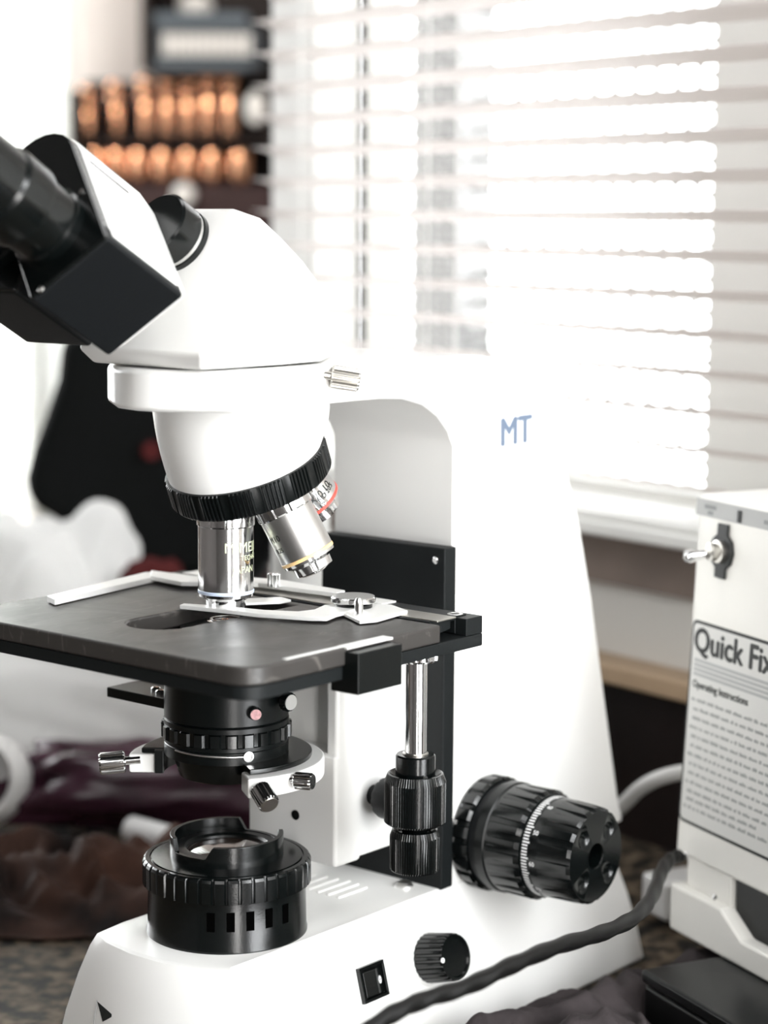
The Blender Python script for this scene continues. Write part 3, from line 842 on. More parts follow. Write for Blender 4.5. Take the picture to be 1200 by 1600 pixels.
# --- condenser
cn = thing_child('condenser', mic, (0, 0, -236))
lathe('condenser_lens', [(8.6, -171.6), (6.2, -171.2), (5.8, -171.5), (2, -171.3)], 'brown_lens', cn, seg=40)
lathe('lens_ring', [(7.0, -171.6), (7.0, -170.9), (6.2, -170.9), (6.2, -171.6)], 'satin', cn, seg=48)
lathe('condenser_top', [(9, -173), (20, -174), (20.5, -181), (27, -182), (27.2, -213.2), (26.6, -213.8), (27.4, -214.3), (27.4, -216.4)], 'black', cn, seg=96)
lathe('iris_ring', [(27.6, -216.4), (28.6, -216.8), (28.6, -222.2), (27.8, -222.6)], 'gloss', cn, seg=192, knurls={1: (24, 1.1, .62), 2: (24, 1.1, .62)}, ang=25)
lathe('condenser_body', [(27.4, -222.6), (27.4, -224.2), (26.9, -224.5), (27.2, -224.9), (27.2, -230)], 'black', cn, seg=96)
lathe('lower_lens_cone', [(23, -229), (22.5, -234), (20.8, -239.5), (18.5, -240.5), (17, -238)], 'gloss', cn, seg=72)
# wire lever with its loop, hugging the front of the ring
pts = []
for i in range(13):
    a = math.radians(172 + i * 5.6)
    pts.append((27.7 * math.cos(a), 27.7 * math.sin(a), -225.2 - .25 * i * .3))
tube('iris_lever', pts, .55, 'satin', cn, seg=8, sub=3)
la = math.radians(172 + 12 * 5.6 + 4.5)
lathe('lever_pin', [(2.3, 0), (2.3, .8), (1.6, .9), (1.5, .2)], 'satin', cn, (27.4 * math.cos(la), 27.4 * math.sin(la), -226.2), (math.cos(la), math.sin(la), 0), seg=24)
def sector(r0, r1, a0, a1, z0, z1, n=40):
    poly = [(r1 * math.cos(math.radians(a0 + (a1 - a0) * i / n)), r1 * math.sin(math.radians(a0 + (a1 - a0) * i / n))) for i in range(n + 1)]
    poly += [(r0 * math.cos(math.radians(a1 + (a0 - a1) * i / n)), r0 * math.sin(math.radians(a1 + (a0 - a1) * i / n))) for i in range(n + 1)]
    V = [(x, y, z) for z in (z0, z1) for x, y in poly]; N = len(poly)
    F = [(i, (i + 1) % N, N + (i + 1) % N, N + i) for i in range(N)]
    for i in range(n):
        F.append((i, i + 1, N - 2 - i, N - 1 - i)); F.append((N + i, N + i + 1, 2 * N - 2 - i, 2 * N - 1 - i))
    return V, F
v, f = sector(22, 37.5, -121, 128, -231.6, -229.2); mesh('holder_disc', v, f, 'gloss', cn, bevel=.5)
# substage carrier: white fork and block
sb = thing_child('substage_carrier', mic, (60, 0, -286))
v, f = sector(29.5, 43.0, -124, 129, -240.4, -231.8); mesh('fork', v, f, 'white', sb, bevel=1.0)
v, f = sector(27.5, 31.5, -121, 133, -240.0, -229.6); mesh('fork_liner', v, f, 'gloss', sb, bevel=.3)
box('carrier_block', 42, 60, -27, 27, -288, -236, 'white', sb, bevel=2.0, seg=3)
box('carrier_back', 56, 104.4, -27, 27, -286.5, -186, 'white', sb, bevel=2.0, seg=3)
box('carrier_cheek', 43, 60, -27, -20, -240, -186, 'white', sb, bevel=2.0, seg=3)
box('carrier_cheek', 43, 60, 20, 27, -240, -186, 'white', sb, bevel=2.0, seg=3)
lathe('carrier_hole', [(2.3, 0), (2.3, .3)], 'gloss', sb, (41.9, -3.0, -267.5), (-1, 0, 0), seg=20)
# thumb screws round the fork
ra_ = math.radians(-118)
thumb(sb, (42 * math.cos(ra_), 42 * math.sin(ra_), -235), (-.30, -.83, -.46), R=4.6, L=10.5, neck=2, tip='nickel', n=20)
thumb(sb, (-5, -42.3, -234.6), (.30, -.95, .02), R=3.7, L=8.5, neck=2, n=16)
ra_ = math.radians(128)
p1 = Vector((38 * math.cos(ra_), 38 * math.sin(ra_), -234.6))
thumb(sb, p1, (-.72, .68, -.08), R=4.9, L=11.5, neck=6.5, n=20)
# screws on the condenser body
thumb(cn, (-9, -25.3, -207.3), (-.60, -.80, -.05), R=2.9, L=3, neck=.5, m='gloss', tip='pinktip', label='small screw with a worn pink end')
thumb(cn, (6, -26.3, -204.2), (-.10, -.99, .0), R=4.2, L=4, neck=3, m='gloss', tip='satin')
thumb(cn, (20, -18, -196), (.78, -.62, .05), R=2.6, L=3.6, neck=9)
# filter slide lever to the left
fl = box('filter_slide', -12, 16, 8, 63.5, -213.4, -208.8, 'black', cn, bevel=.5, fr=Matrix.Rotation(0, 4, 'Z'))
lathe('slide_screw', [(2.2, 0), (2.2, 1), (1.4, 1.6)], 'chrome', cn, (-2, 42, -208.8), seg=20)
lathe('slide_screw', [(2.2, 0), (2.2, 1), (1.4, 1.6)], 'chrome', cn, (-5, 36, -208.8), seg=20)

# knob on the substage block, behind the drive shaft
lathe('condenser_knob', [(4.5, 0), (4.5, 5), (8.8, 6), (9.6, 8), (9.6, 14), (8.6, 15.5), (5.2, 16), (6.3, 17.5), (6.3, 24), (5.5, 25)], 'matt', mic, (68, -27, -259), (0, -1, 0), seg=48,
      knurls={2: (12, .5, .6)})

# --- coarse / fine focus knobs
FX, FZ = 139.9, -289.8
fk = thing_child('focus_knob', mic, (FX, -50, FZ))
def fkp(name, prof_, m, seg=96, knurls=None, ang=28):
    return lathe(name, prof_, m, fk, (FX, 0, FZ), (0, -1, 0), seg=seg, knurls=knurls, ang=ang, ref=(0, 0, 1))
fkp('tension_ring', [(20, 37), (27.2, 38), (27.6, 39), (27.6, 45), (26.2, 46.2)], 'gloss', 240, {2: (20, 1.3, .62), 3: (20, 1.3, .62)})
fkp('ring_gap', [(25.2, 46), (25.2, 50.5)], 'matt')
fkp('coarse_collar', [(24.8, 50), (26.6, 50.8), (26.6, 55.4), (26.0, 56)], 'black')
fkp('coarse_knob', [(26.0, 56), (26.2, 57.5), (26.2, 73), (24.6, 75)], 'gloss', 288, {1: (24, .1, .5), 2: (24, 1.5, .55), 3: (24, .2, .5)})
fkp('scale_ring', [(23.6, 75), (23.6, 79.8)], 'black')
fkp('fine_knob', [(23.4, 80), (23.4, 83), (23.4, 84.5), (23.0, 96.5), (22.6, 100.2), (21.2, 101.6), (21.0, 101.6), (6.2, 101.6), (5.8, 101.0), (5.8, 94)],
    'gloss', 288, {2: (18, .1, .55), 3: (18, 1.3, .55), 4: (18, 1.3, .55)})
for i in range(100):
    pass
parts = []
for i in range(100):
    a = 2 * math.pi * i / 100
    L = 3.0 if i % 5 else 3.9
    rad = Vector((math.cos(a), 0, math.sin(a))); tg = Vector((-math.sin(a), 0, math.cos(a)))
    fr = basis(Vector((FX, -(75.9), FZ)) + rad * 23.55, (0, -1, 0), tg, rad)
    parts.append(box_data(0, L, -.36, .36, -.1, .12, fr))
v, f = merge(parts); mesh('graduations', v, f, 'whiteline', fk, kind='stuff')
for i in range(10):
    a = 2 * math.pi * i / 10 + .1
    rad = Vector((math.cos(a), 0, math.sin(a))); tg = Vector((-math.sin(a), 0, math.cos(a)))
    fr = basis(Vector((FX, -80.2, FZ)) + rad * 23.4 - tg * 1.6, tg, (0, 1, 0), rad)
    fr = basis(Vector((FX, -80.2, FZ)) + rad * 23.4 + tg * 1.0, (0, -1, 0), -tg, rad)
    lettering('lettering', str((i * 10 + 10) % 100).zfill(2), 3.0, fr, 'whiteline', fk, bold=.05)
fknob = [c for c in fk.children if c.name.startswith('fine_knob')][0]
parts = []
for i in range(4):
    a = 2 * math.pi * i / 4 + .80
    pr_ = [(.4, -5.6)] + [(6.0 * math.sin(t), -6.0 * math.cos(t)) for t in (.35, .7, 1.05, 1.4, 1.75, 2.1, 2.45)] + [(.4, 6.0)]
    parts.append(lathe_data(pr_, 32, frame((FX + 14.2 * math.cos(a), -105.6, FZ + 14.2 * math.sin(a)), (0, -1, 0))))
v, f = merge(parts); cutter = mesh('cutter', v, f, 'gloss', fk, ang=180)
bo = fknob.modifiers.new('dimples', 'BOOLEAN'); bo.operation = 'DIFFERENCE'; bo.object = cutter; bo.solver = 'EXACT'
bpy.context.view_layer.update()
nm = bpy.data.meshes.new_from_object(fknob.evaluated_get(bpy.context.evaluated_depsgraph_get()))
fknob.modifiers.clear(); fknob.data = nm; bpy.data.objects.remove(cutter)
lathe('hub_recess', [(5.7, 0), (5.7, .2)], 'void', fk, (FX, -95, FZ), (0, -1, 0), seg=40)

# --- illuminator on the base
il = thing_child('field_illuminator', mic, (0, 0, ZB))
lathe('drum', [(35.6, ZB), (35.6, ZB + 1), (35.2, ZB + 2), (34.8, ZB + 21.8), (36.0, ZB + 22)], 'gloss', il, seg=96)
camaz = math.degrees(math.atan2(CAM.y, CAM.x))
for da in (-11.5, 2.5, 16.5, 31, 46):
    a = math.radians(camaz + da)
    c_ = Vector((35.05 * math.cos(a), 35.05 * math.sin(a), ZB + 14.0)); rad = Vector((math.cos(a), math.sin(a), 0)); tg = Vector((-math.sin(a), math.cos(a), 0))
    box('drum_slot', -1.75, 1.75, -4.2, 4.2, -.4, .12, 'void', il, bevel=0, fr=basis(c_, tg, (0, 0, 1), rad))
lathe('gear_ring', [(35.8, ZB + 21.9), (37.2, ZB + 22.3), (37.2, ZB + 31.6), (36.6, ZB + 32.8), (35.8, ZB + 33.4), (34.0, ZB + 33.4), (33.8, ZB + 32.6), (20, ZB + 32.6)], 'gloss', il, seg=400,
      knurls={1: (40, .9, .74), 2: (40, .9, .74), 3: (40, .5, .74)}, ang=25)
lathe('top_disc', [(33.2, ZB + 32.4), (33.2, ZB + 33.6), (27, ZB + 34.3), (25.4, ZB + 34.4)], 'gloss', il, seg=96)
def crown(r0, r1, z0, lowz, highz, arcs, n=144, ramp=3):
    V, F = [], []
    for i in range(n):
        a = 360 * i / n; h = lowz
        for (s_, e_) in arcs:
            aa = (a - s_) % 360; span = (e_ - s_) % 360
            if aa <= span:
                tt = min(1, aa / (ramp * 2.5), (span - aa) / (ramp * 2.5)); h = lowz + (highz - lowz) * tt
        ar = math.radians(a)
        V += [(r1 * math.cos(ar), r1 * math.sin(ar), z0), (r1 * math.cos(ar), r1 * math.sin(ar), h), (r0 * math.cos(ar), r0 * math.sin(ar), h), (r0 * math.cos(ar), r0 * math.sin(ar), lowz - .8)]
    for i in range(n):
        j = (i + 1) % n
        for k_ in range(3): F.append((4 * i + k_, 4 * j + k_, 4 * j + k_ + 1, 4 * i + k_ + 1))
        F.append((4 * i + 3, 4 * j + 3, 4 * j, 4 * i))
    return V, F
camaz = math.degrees(math.atan2(CAM.y, CAM.x))       # direction of the lens seen from the axis (about -136)
v, f = crown(22.8, 25.0, ZB + 34.0, ZB + 38.2, ZB + 43.6, [(camaz - 22, camaz + 106), (camaz + 158, camaz + 296)])
mesh('filter_crown', v, f, 'gloss', il, bevel=.3, ang=40)
lathe('lens_seat', [(24.6, ZB + 34.2), (24.6, ZB + 37.8), (18.6, ZB + 38.0), (17.6, ZB + 37.0), (17.4, ZB + 36)], 'black', il, seg=72)
lathe('field_lens', [(17.5, ZB + 36.2), (15, ZB + 37.0), (10, ZB + 37.8), (4, ZB + 38.2), (.5, ZB + 38.3)], 'brown_lens', il, seg=48)

# --- switch and dimmer on the side of the base
p, nn = side_pt(46.0, -337.5)
upv = (UPZ - nn * UPZ.dot(nn)).normalized(); xv = upv.cross(nn)
fr = basis(p, xv, upv, nn)
sw = thing_child('rocker_switch', mic, p)
v, f = merge([box_data(-8.6, 8.6, 6.6, 8.0, -1, 2, fr), box_data(-8.6, 8.6, -8.0, -6.6, -1, 2, fr), box_data(-8.6, -7.2, -6.6, 6.6, -1, 2, fr), box_data(7.2, 8.6, -6.6, 6.6, -1, 2, fr), box_data(-7.2, 7.2, -6.6, 6.6, -1, .2, fr)])
mesh('bezel', v, f, 'gloss', sw, bevel=.2)
prism('rocker', [(-6.6, 0), (-6.6, 2.0), (0.0, 3.6), (6.6, .6), (6.6, 0)], -5.6, 5.6, 'gloss', sw, bevel=.4,
      fr=basis(p, xv, nn, -upv))
sl = Vector((1, 0, 0))
rn = (fr.to_3x3() @ Vector((3.0, 0, 6.6))).normalized(); rx = upv.cross(rn).normalized()
c_ = fr @ Vector((3.6, 0, 2.05))
v, f = lathe_data([(1.75, 0), (1.75, .25), (.8, .25), (.8, 0)], 28, frame(c_, rn)); f = f[:-2]
mesh('off_mark', v, f, 'whiteline', sw)
p, nn = side_pt(86.5, -337.5)
dm = thing_child('dimmer', mic, p)
lathe('dimmer_skirt', [(12.6, -2), (12.6, .6), (12.0, 1.2)], 'white', dm, p, nn, seg=64)
lathe('dimmer_knob', [(11.2, .9), (11.5, 1.6), (11.0, 16), (10.4, 17.2), (9.2, 17.2), (8.6, 16.4), (1, 16.4)], 'gloss', dm, p, nn, seg=216, knurls={1: (24, .7, .5), 2: (24, .9, .5)}, ang=25)
k1_ = upv.cross(nn)
lathe('dimmer_mark', [(1.2, 0), (1.2, .3)], 'whiteline', dm, p + nn * 17.15 + (xv * -9.6 + upv * 1.0), nn, seg=16)
# emblem and lettering low on the front of the base
def front_frame(px, py):
    d = fw + rt * ((px - 600) / FPX) + dn * ((py - 800) / FPX)
    # intersect with the sloping front face between two levels
    n_ = Vector((-1, 0, .22)).normalized(); q0 = Vector((-59.6, 20, -345))
    k_ = (q0 - CAM).dot(n_) / d.dot(n_); return CAM + d * k_, n_
p, nn = front_frame(146, 1600)
p += nn * .6
xh = Vector((0, -1, 0)); uh = nn.cross(xh)
if uh.z < 0: uh = -uh
efr = basis(p, xh, uh, nn)
em = thing_child('base_emblem', mic, p)
tri = lambda pts: prism_data(pts, 0, .12, efr)
v, f = merge([tri([(1, 10), (12, 6.5), (6, 2.5)]), tri([(1, -10), (12, -7), (6, -1)]), ])
mesh('hourglass', v, f, 'ink', em)
v, f = merge([tri([(.6, -11), (.9, -11), (.9, 10.5), (.6, 10.5)]), tri([(12, -11), (12.3, -11), (12.3, 7), (12, 7)])])
mesh('emblem_line', v, f, 'greyprint', em)
lettering('lettering', 'MEIJI', 13, basis(efr @ Vector((13.5, -6.5, 0)), xh, uh, nn), 'ink', em, bold=.2)

# ================================================================= THINGS AROUND IT
# --- power cable in front of the base
cab = tube('power_cable', [at(140, 1845, 837), at(330, 1770, 790), at(520, 1650, 765), at(600, 1592, 775), at(660, 1563, 790), at(730, 1541, 806), at(800, 1508, 825), at(870, 1479, 850), at(940, 1458, 885), at(990, 1434, 930), at(1018, 1402, 975),
                 at(1032, 1365, 1020), at(1046, 1344, 1040), at(1062, 1337, 1046)], 3.3, 'rubber', None, seg=18,
           rfun=lambda t, a: 1 + .09 * math.sin(t * 120 + a * 2), origin=at(800, 1508, 825), sub=10)
tag(cab, 'twisted black power cable sweeping across the front of the microscope base', 'cable')
wc = tube('white_cable', [at(940, 1285, 1210), at(975, 1256, 1190), at(1000, 1232, 1175), at(1035, 1214, 1160), at(1085, 1205, 1150), at(1130, 1215, 1160), at(1150, 1300, 1180)], 4.2, 'plastic_w', None, seg=14, origin=at(1035, 1214, 1160))
tag(wc, 'thick pale grey cable arching behind the microscope column', 'cable')

# --- the instruction-labelled control box at the right
BD = 1062.0
fdir = Vector((math.cos(AZ + math.radians(25)), math.sin(AZ + math.radians(25)), 0))     # along its front, pointing left-away
bxr = -fdir                                                                               # to the right along the front
bn = Vector((-fdir.y, fdir.x, 0))
if bn.dot(vdir) > 0: bn = -bn                                                             # out of the front, towards the lens
c0 = at(1045, 1450, BD)
BF = basis(c0, bxr, UPZ, -bn)        # x right, y up, z depth (into the box)
def on_box(px, py, lean=0.0, zoff=0.0):
    """2D coordinates on the box front (y up) where the pixel ray meets the plane z=zoff + lean*y"""
    d = fw + rt * ((px - 600) / FPX) + dn * ((py - 800) / FPX)
    nrm = (-bn - UPZ * lean); q0 = c0 - bn * zoff
    k_ = (q0 - CAM).dot(nrm) / d.dot(nrm); q = CAM + d * k_ - c0
    return q.dot(bxr), q.z
pb = thing('control_box', 'cream metal control box with a toggle switch and a printed instruction label, at the right', 'control box', (c0.x, c0.y, c0.z))
LEAN = 0.055
tx, ty = on_box(1093, 770, LEAN, 2); bxx, byy = on_box(1055, 1330, LEAN, 2)
BH0, BH1 = byy, ty; BW = 190; BDp = 112
def bp(x, y, z): return BF @ Vector((x, y, z + LEAN * y))
x0 = bxx; x1 = x0 + BW; xt = tx
vv = [bp(x0, BH0, 2), bp(x1, BH0, 2), bp(x1, BH1, 2), bp(xt, BH1, 2)]
vv += [BF @ Vector((x0, BH0, BDp)), BF @ Vector((x1, BH0, BDp)), BF @ Vector((x1, BH1 + 1, BDp)), BF @ Vector((xt + 2, BH1 + 1, BDp))]
mesh('casing', vv, [(0, 1, 2, 3), (4, 7, 6, 5), (0, 4, 5, 1), (1, 5, 6, 2), (2, 6, 7, 3), (3, 7, 4, 0)], 'cream', pb, bevel=2.2, seg=3)
# foot unit
fh = on_box(1045, 1378, 0, 0)[1]
ft = prism('foot_unit', [(0, 0), (BW + 14, 0), (BW + 14, fh * .55), (62, fh * .55), (44, fh), (0, fh)], 0, BDp + 6, 'cream', pb, bevel=1.6, fr=BF, seg=3)
box('foot_recess', 46, BW + 10, fh * .5, BH0 + .2, 8, BDp, 'black', pb, bevel=.4, fr=BF)
box('spacer', 6, 44, fh - 1, BH0 + .3, 6, BDp - 4, 'cream', pb, bevel=.6, fr=BF)
for q in ((1068, 1337), (1112, 1402)):
    xx, yy = on_box(*q, 0, -1); lathe('foot_screw', [(1.6, 0), (1.6, .8), (1.0, 1.3)], 'chrome', pb, BF @ Vector((xx, yy, 1)), bn, seg=16)
FN = (bn * 1 + UPZ * LEAN).normalized()
fu = (UPZ - bn * LEAN).normalized()
def face_frame(px, py, off=.15):
    x, y = on_box(px, py, LEAN, 2); q = bp(x, y, 2) + FN * off
    return basis(q, bxr, fu, FN), x, y
def face_quad(name, pa_, pb_, m, off, parent, th=.2, r=0):
    """rectangle on the face from corner pixel pa (top left) and size (w,h) mm"""
# printed strip along the top
f0, sx_, sy_ = face_frame(1089, 777, .1)
sy1 = on_box(1087, 803, LEAN, 2)[1]
sw_ = sy_ - sy1
strip = mesh('printed_strip', *box_data(.5, BW - 14, -sw_, 0, 0, .2, f0), 'greystrip', pb, bevel=.1)
def dash(fr, x, y, w_, h_, parts_): parts_.append(box_data(x, x + w_, y - h_, y, .2, .32, fr))
pp = []
rg = random.Random(3)
x = 8
for wd_ in (2, 1.4, 1.8, 1.5, 2): dash(f0, x, -sw_ * .28, wd_, 2.0, pp); x += wd_ + .3
x = 11
for wd_ in (2.2, 1.8): dash(f0, x, -sw_ * .62, wd_, 2.0, pp); x += wd_ + .4
x = 58
for k_ in range(7): dash(f0, x, -sw_ * .45, 1.8, 2.0, pp); x += 2.2
v, f = merge(pp); mesh('strip_print', v, f, 'finetext', pb)
box('strip_marker', 37, 39.4, -sw_ * .92, -sw_ * .22, .2, 1.0, 'ink', pb, bevel=.1, fr=f0)
# toggle switch
f1, _, _ = face_frame(1130, 862, 0)
tg_ = thing_child('toggle_switch', pb, f1.translation)
prism('switch_plate', [(-4.2, -13.0), (4.2, -13.0), (4.2, -8.2), (8, -5.5), (9.6, 0), (8, 5.5), (4.2, 8.2), (4.2, 13.5), (-4.2, 13.5), (-4.2, 8.2), (-8, 5.5), (-9.6, 0), (-8, -5.5), (-4.2, -8.2)], 0, 1.6, 'ink', tg_, bevel=.4, fr=f1)
lathe('switch_bush', [(5.6, 1.4), (5.6, 4), (4.2, 4.6), (4.2, 8), (3.2, 8.6)], 'nickel', tg_, f1.translation, FN, seg=32)
lv_d = (FN * .86 - bxr * .38 - UPZ * .18).normalized()
lathe('toggle_lever', [(1.9, 6), (2.1, 9), (2.6, 13), (3.2, 15), (3.2, 17.5), (2.2, 19.2), (.6, 19.8)], 'chrome', tg_, f1.translation, lv_d, seg=28)
# instruction label
l0 = on_box(1083, 966, LEAN, 2); l1 = on_box(1067, 1283, LEAN, 2)
LW, LH = 150.0, l0[1] - l1[1]
f2_ = basis(bp(l0[0] + .4, l0[1], 2) + FN * .12, bxr, fu, FN)
# panel outline shear: left edges follow the casing
def rrect(x0_, x1_, y0_, y1_, r, n=6):
    P_ = []
    for (cx, cy, a0) in ((x1_ - r, y1_ - r, 0), (x0_ + r, y1_ - r, 90), (x0_ + r, y0_ + r, 180), (x1_ - r, y0_ + r, 270)):
        for i in range(n + 1):
            a = math.radians(a0 + 90 * i / n); P_.append((cx + r * math.cos(a), cy + r * math.sin(a)))
    return P_
lab = mesh('instruction_label', *prism_data(rrect(0, LW, -LH, 0, 4), 0, .15, f2_), 'ink', pb)
mesh('label_paper', *prism_data(rrect(1.5, LW - 1.5, -LH + 1.5, -1.6, 2.8), .15, .22, f2_), 'paper', lab)
def lf(x, y): return basis(f2_ @ Vector((x, y, .22)), bxr, fu, FN)
lettering('lettering', 'Quick Fix', 17.0, lf(2.6, -15.2), 'ink', lab, bold=.75, sx=1.0)
pp = []
for i in range(4): pp.append(box_data(4, LW - 6, -20.4 - i * 2.3, -18.9 - i * 2.3, .2, .3, f2_))
v, f = merge(pp); mesh('label_rules', v, f, 'greyprint', lab)
lettering('lettering', 'Operating Instructions', 5.2, lf(4, -33.2), 'ink', lab, bold=.25)
pp = []; y = -38.5
ri = 0
while y > -LH + 7:
    ind = 6 if ri % 3 else 4
    end = 118 - rg.random() * 55 if ri % 4 == 3 else 135
    x = ind
    while x < end:
        wl = 1.5 + rg.random() * 6
        xx = x
        while xx < x + wl:
            cw = .6 + rg.random() * .5; hh = 1.1 + rg.random() * .7
            pp.append(box_data(xx, xx + cw, y - 1.6, y - 1.6 + hh, .2, .26, f2_)); xx += cw + .35
        x = xx + 1.3
    y -= 4.6 if y > -LH + 20 else 4.0; ri += 1
v, f = merge(pp); mesh('fine_print', v, f, 'finetext', lab, kind='stuff')

# black case the control box stands on
case_top = c0.z - .2
cc = [at(1004, 1492, 985), at(1185, 1604, 900)]
ex = (Vector((cc[1].x, cc[1].y, 0)) - Vector((cc[0].x, cc[0].y, 0))).normalized()
CF0 = at(1006, 1498, 1003)
cf = basis((CF0.x, CF0.y, case_top), bxr, UPZ, -bn)
cs = thing('black_case', 'flat black case lying under the cream control box', 'case', (CF0.x, CF0.y, -383))
h_ = case_top + 383
box('case_body', 0, 330, -h_, -7, 0, 165, 'case', cs, bevel=2.5, seg=3, fr=cf)
box('case_lid', -1, 331, -6.6, 0, -1, 166, 'case', cs, bevel=1.8, seg=3, fr=cf)

# added white block that imitates a bright reflection behind the column foot
jb = box('white_reflection_block', 0, 26, 0, 22, 0, 30, 'plastic_w', None, bevel=3, seg=3, fr=basis(at(1000, 1421, 1172), bxr, UPZ, -bn), origin=at(1000, 1421, 1172))
tag(jb, 'small added white block imitating a bright reflection between the column foot and the control box', 'block')

# --- crumpled grey mauve cloth, lower right
def cloth_mesh(cx, fx, fy, nx_, ny_, h, seed, edge=.25, zbase=-383, freq=3.2, ridge=1.0):
    V, F = [], []
    for i in range(nx_ + 1):
        for j in range(ny_ + 1):
            a, b = i / nx_, j / ny_
            p = cx + fx * (a - .5) + fy * (b - .5)
            q = Vector((a * freq * (fx.length / 200), b * freq * (fy.length / 200), seed))
            n1 = noise.noise(q + Vector((noise.noise(q * 1.7), noise.noise(q * 1.7 + Vector((5, 5, 5))), 0)) * .8)
            r_ = 1 - abs(noise.noise(q * 1.9 + Vector((3, 7, 1)))) * 2.6
            r2 = 1 - abs(noise.noise(q * 4.3 + Vector((8, 2, 1)))) * 2.4
            e1 = min(1, min(a, 1 - a) / edge) * min(1, min(b, 1 - b) / edge); e1 = e1 * e1 * (3 - 2 * e1)
            z = h * (.42 + .5 * n1 + .30 * r_ * ridge + .11 * r2 * ridge) * e1
            jx = noise.noise_vector(q * 1.3 + Vector((9, 9, 9))) * 14
            V.append((p.x + jx.x, p.y + jx.y, zbase + 1.2 + max(z, 0)))
    for i in range(nx_):
        for j in range(ny_):
            k_ = i * (ny_ + 1) + j; F.append((k_, k_ + 1, k_ + ny_ + 2, k_ + ny_ + 1))
    return V, F
ctr = Vector((158, -128, -383))
v, f = cloth_mesh(Vector((ctr.x, ctr.y, 0)), Vector((250, -20, 0)), Vector((0, 128, 0)), 190, 110, 34, 4.3, edge=.2)
ci = cf.inverted()
vn, inside = [], []
for p in v:
    q = ci @ Vector(p)
    dc = max(-q.x, -q.z) - 2.0                      # distance in front of or beside the case
    dm = -56.0 - p[1]                               # distance from the foot of the microscope
    dd = min(dc, dm); inside.append(dd < 0)
    t = max(0.0, min(1.0, dd / 14.0))
    vn.append((p[0], p[1], -383 + 1.2 + (p[2] + 383 - 1.2) * (.12 + .88 * t * (2 - t))))
v = vn
f = [g_ for g_ in f if not any(inside[k_] for k_ in g_)]
used = sorted(set(k_ for g_ in f for k_ in g_)); remap = {k_: i_ for i_, k_ in enumerate(used)}
v = [v[k_] for k_ in used]; f = [tuple(remap[k_] for k_ in g_) for g_ in f]
c = mesh('crumpled_cloth', v, f, 'cloth', None, origin=(ctr.x, ctr.y, -383), ang=180)
sd = c.modifiers.new('thick', 'SOLIDIFY'); sd.thickness = .001; sd.offset = 1
tag(c, 'crumpled grey mauve cotton cloth in front of the black case', 'cloth')

# --- brown cloth at the left behind the base
ctr = at(60, 1412, 1200)
v, f = cloth_mesh(Vector((ctr.x, ctr.y, 0)), rt0 * 300, vdir * 135, 110, 90, 40, 9.1, edge=.3)
c = mesh('brown_cloth', v, f, 'brcloth', None, origin=(ctr.x, ctr.y, -383), ang=180)
sd = c.modifiers.new('thick', 'SOLIDIFY'); sd.thickness = .0012; sd.offset = 1
tag(c, 'crumpled dark brown cloth behind the left side of the microscope base', 'cloth')

# --- plum coloured satin bundle
def blob(name, c, ax, rad, m, seed, amp=.12, freq=2.2, n=48, nv=30, flat=None, k=1.0, label=None):
    V, F = [], []
    for i in range(nv + 1):
        ph = math.pi * i / nv - math.pi / 2
        for j in range(n):
            a = 2 * math.pi * j / n
            cp, sp = math.cos(ph), math.sin(ph)
            q = Vector((math.copysign(abs(cp) ** k, cp) * math.copysign(abs(math.cos(a)) ** k, math.cos(a)),
                        math.copysign(abs(cp) ** k, cp) * math.copysign(abs(math.sin(a)) ** k, math.sin(a)), math.copysign(abs(sp) ** k, sp)))
            s_ = 1 + amp * noise.noise(q * freq + Vector((seed, 0, 0))) + amp * .4 * noise.noise(q * freq * 2.7 + Vector((0, seed, 0)))
            q = Vector((q.x * rad[0], q.y * rad[1], q.z * rad[2])) * s_
            p = c + ax[0] * q.x + ax[1] * q.y + UPZ * q.z
            if flat is not None and p.z < flat: p.z = flat
            V.append(p)
    for i in range(nv):
        for j in range(n):
            F.append((i * n + j, i * n + (j + 1) % n, (i + 1) * n + (j + 1) % n, (i + 1) * n + j))
    return mesh(name, V, F, m, None, origin=(c.x, c.y, flat if flat is not None else c.z), ang=180, weld=True)
c_ = at(290, 1215, 1335); c_.z = -383 + 28
o = blob('plum_bundle', c_, (rt0, vdir), (120, 34, 27), 'plum', 2.0, amp=.35, freq=1.8, flat=-382.5, k=.9)
tag(o, 'folded plum coloured satin bundle lying behind the illuminator', 'fabric bundle')
# pale roll in front of it
a0, a1 = at(205, 1296, 1290), at(330, 1330, 1250)
o = tube('pale_roll', [a0, a0.lerp(a1, .5), a1], 8.5, 'plastic_w', None, seg=20, origin=a0)
tag(o, 'small pale grey roll half hidden behind the illuminator', 'roll')
# white ring-shaped cuff at the far left
o = lathe('white_cuff', [(24, -14), (27, -10), (29, 0), (27, 10), (24, 14), (20, 10), (19, 0), (20, -10), (24, -14)], 'plastic_w', None, at(-22, 1218, 1320), rt0 * -.25 - vdir + UPZ * .25, seg=48)
tag(o, 'white rolled cuff at the left edge of the photo, level with the condenser', 'cuff')
# --- crumpled white plastic bag, left, behind the stage
c_ = at(82, 1010, 1560); 
def film(name, pts_top, m, seed, d0, d1):
    pass
c2 = at(215, 1040, 1430)
o = blob('white_film', Vector((c2.x, c2.y, -383 + 48)) , (rt0, vdir), (165, 38, 62), 'film', 3.5, amp=.3, freq=1.9, flat=-382.0, n=120, nv=60, k=1.0)
tag(o, 'folded white plastic sheet lying low behind the condenser', 'plastic sheet')
o = blob('white_plastic_bag', Vector((c_.x, c_.y, -383 + 72)) , (rt0, vdir), (78, 55, 92), 'film', 6.5, amp=.42, freq=1.5, flat=-382.0, n=110, nv=70, k=1.0)
tag(o, 'crumpled white plastic bag heaped behind the stage at the left', 'plastic bag')
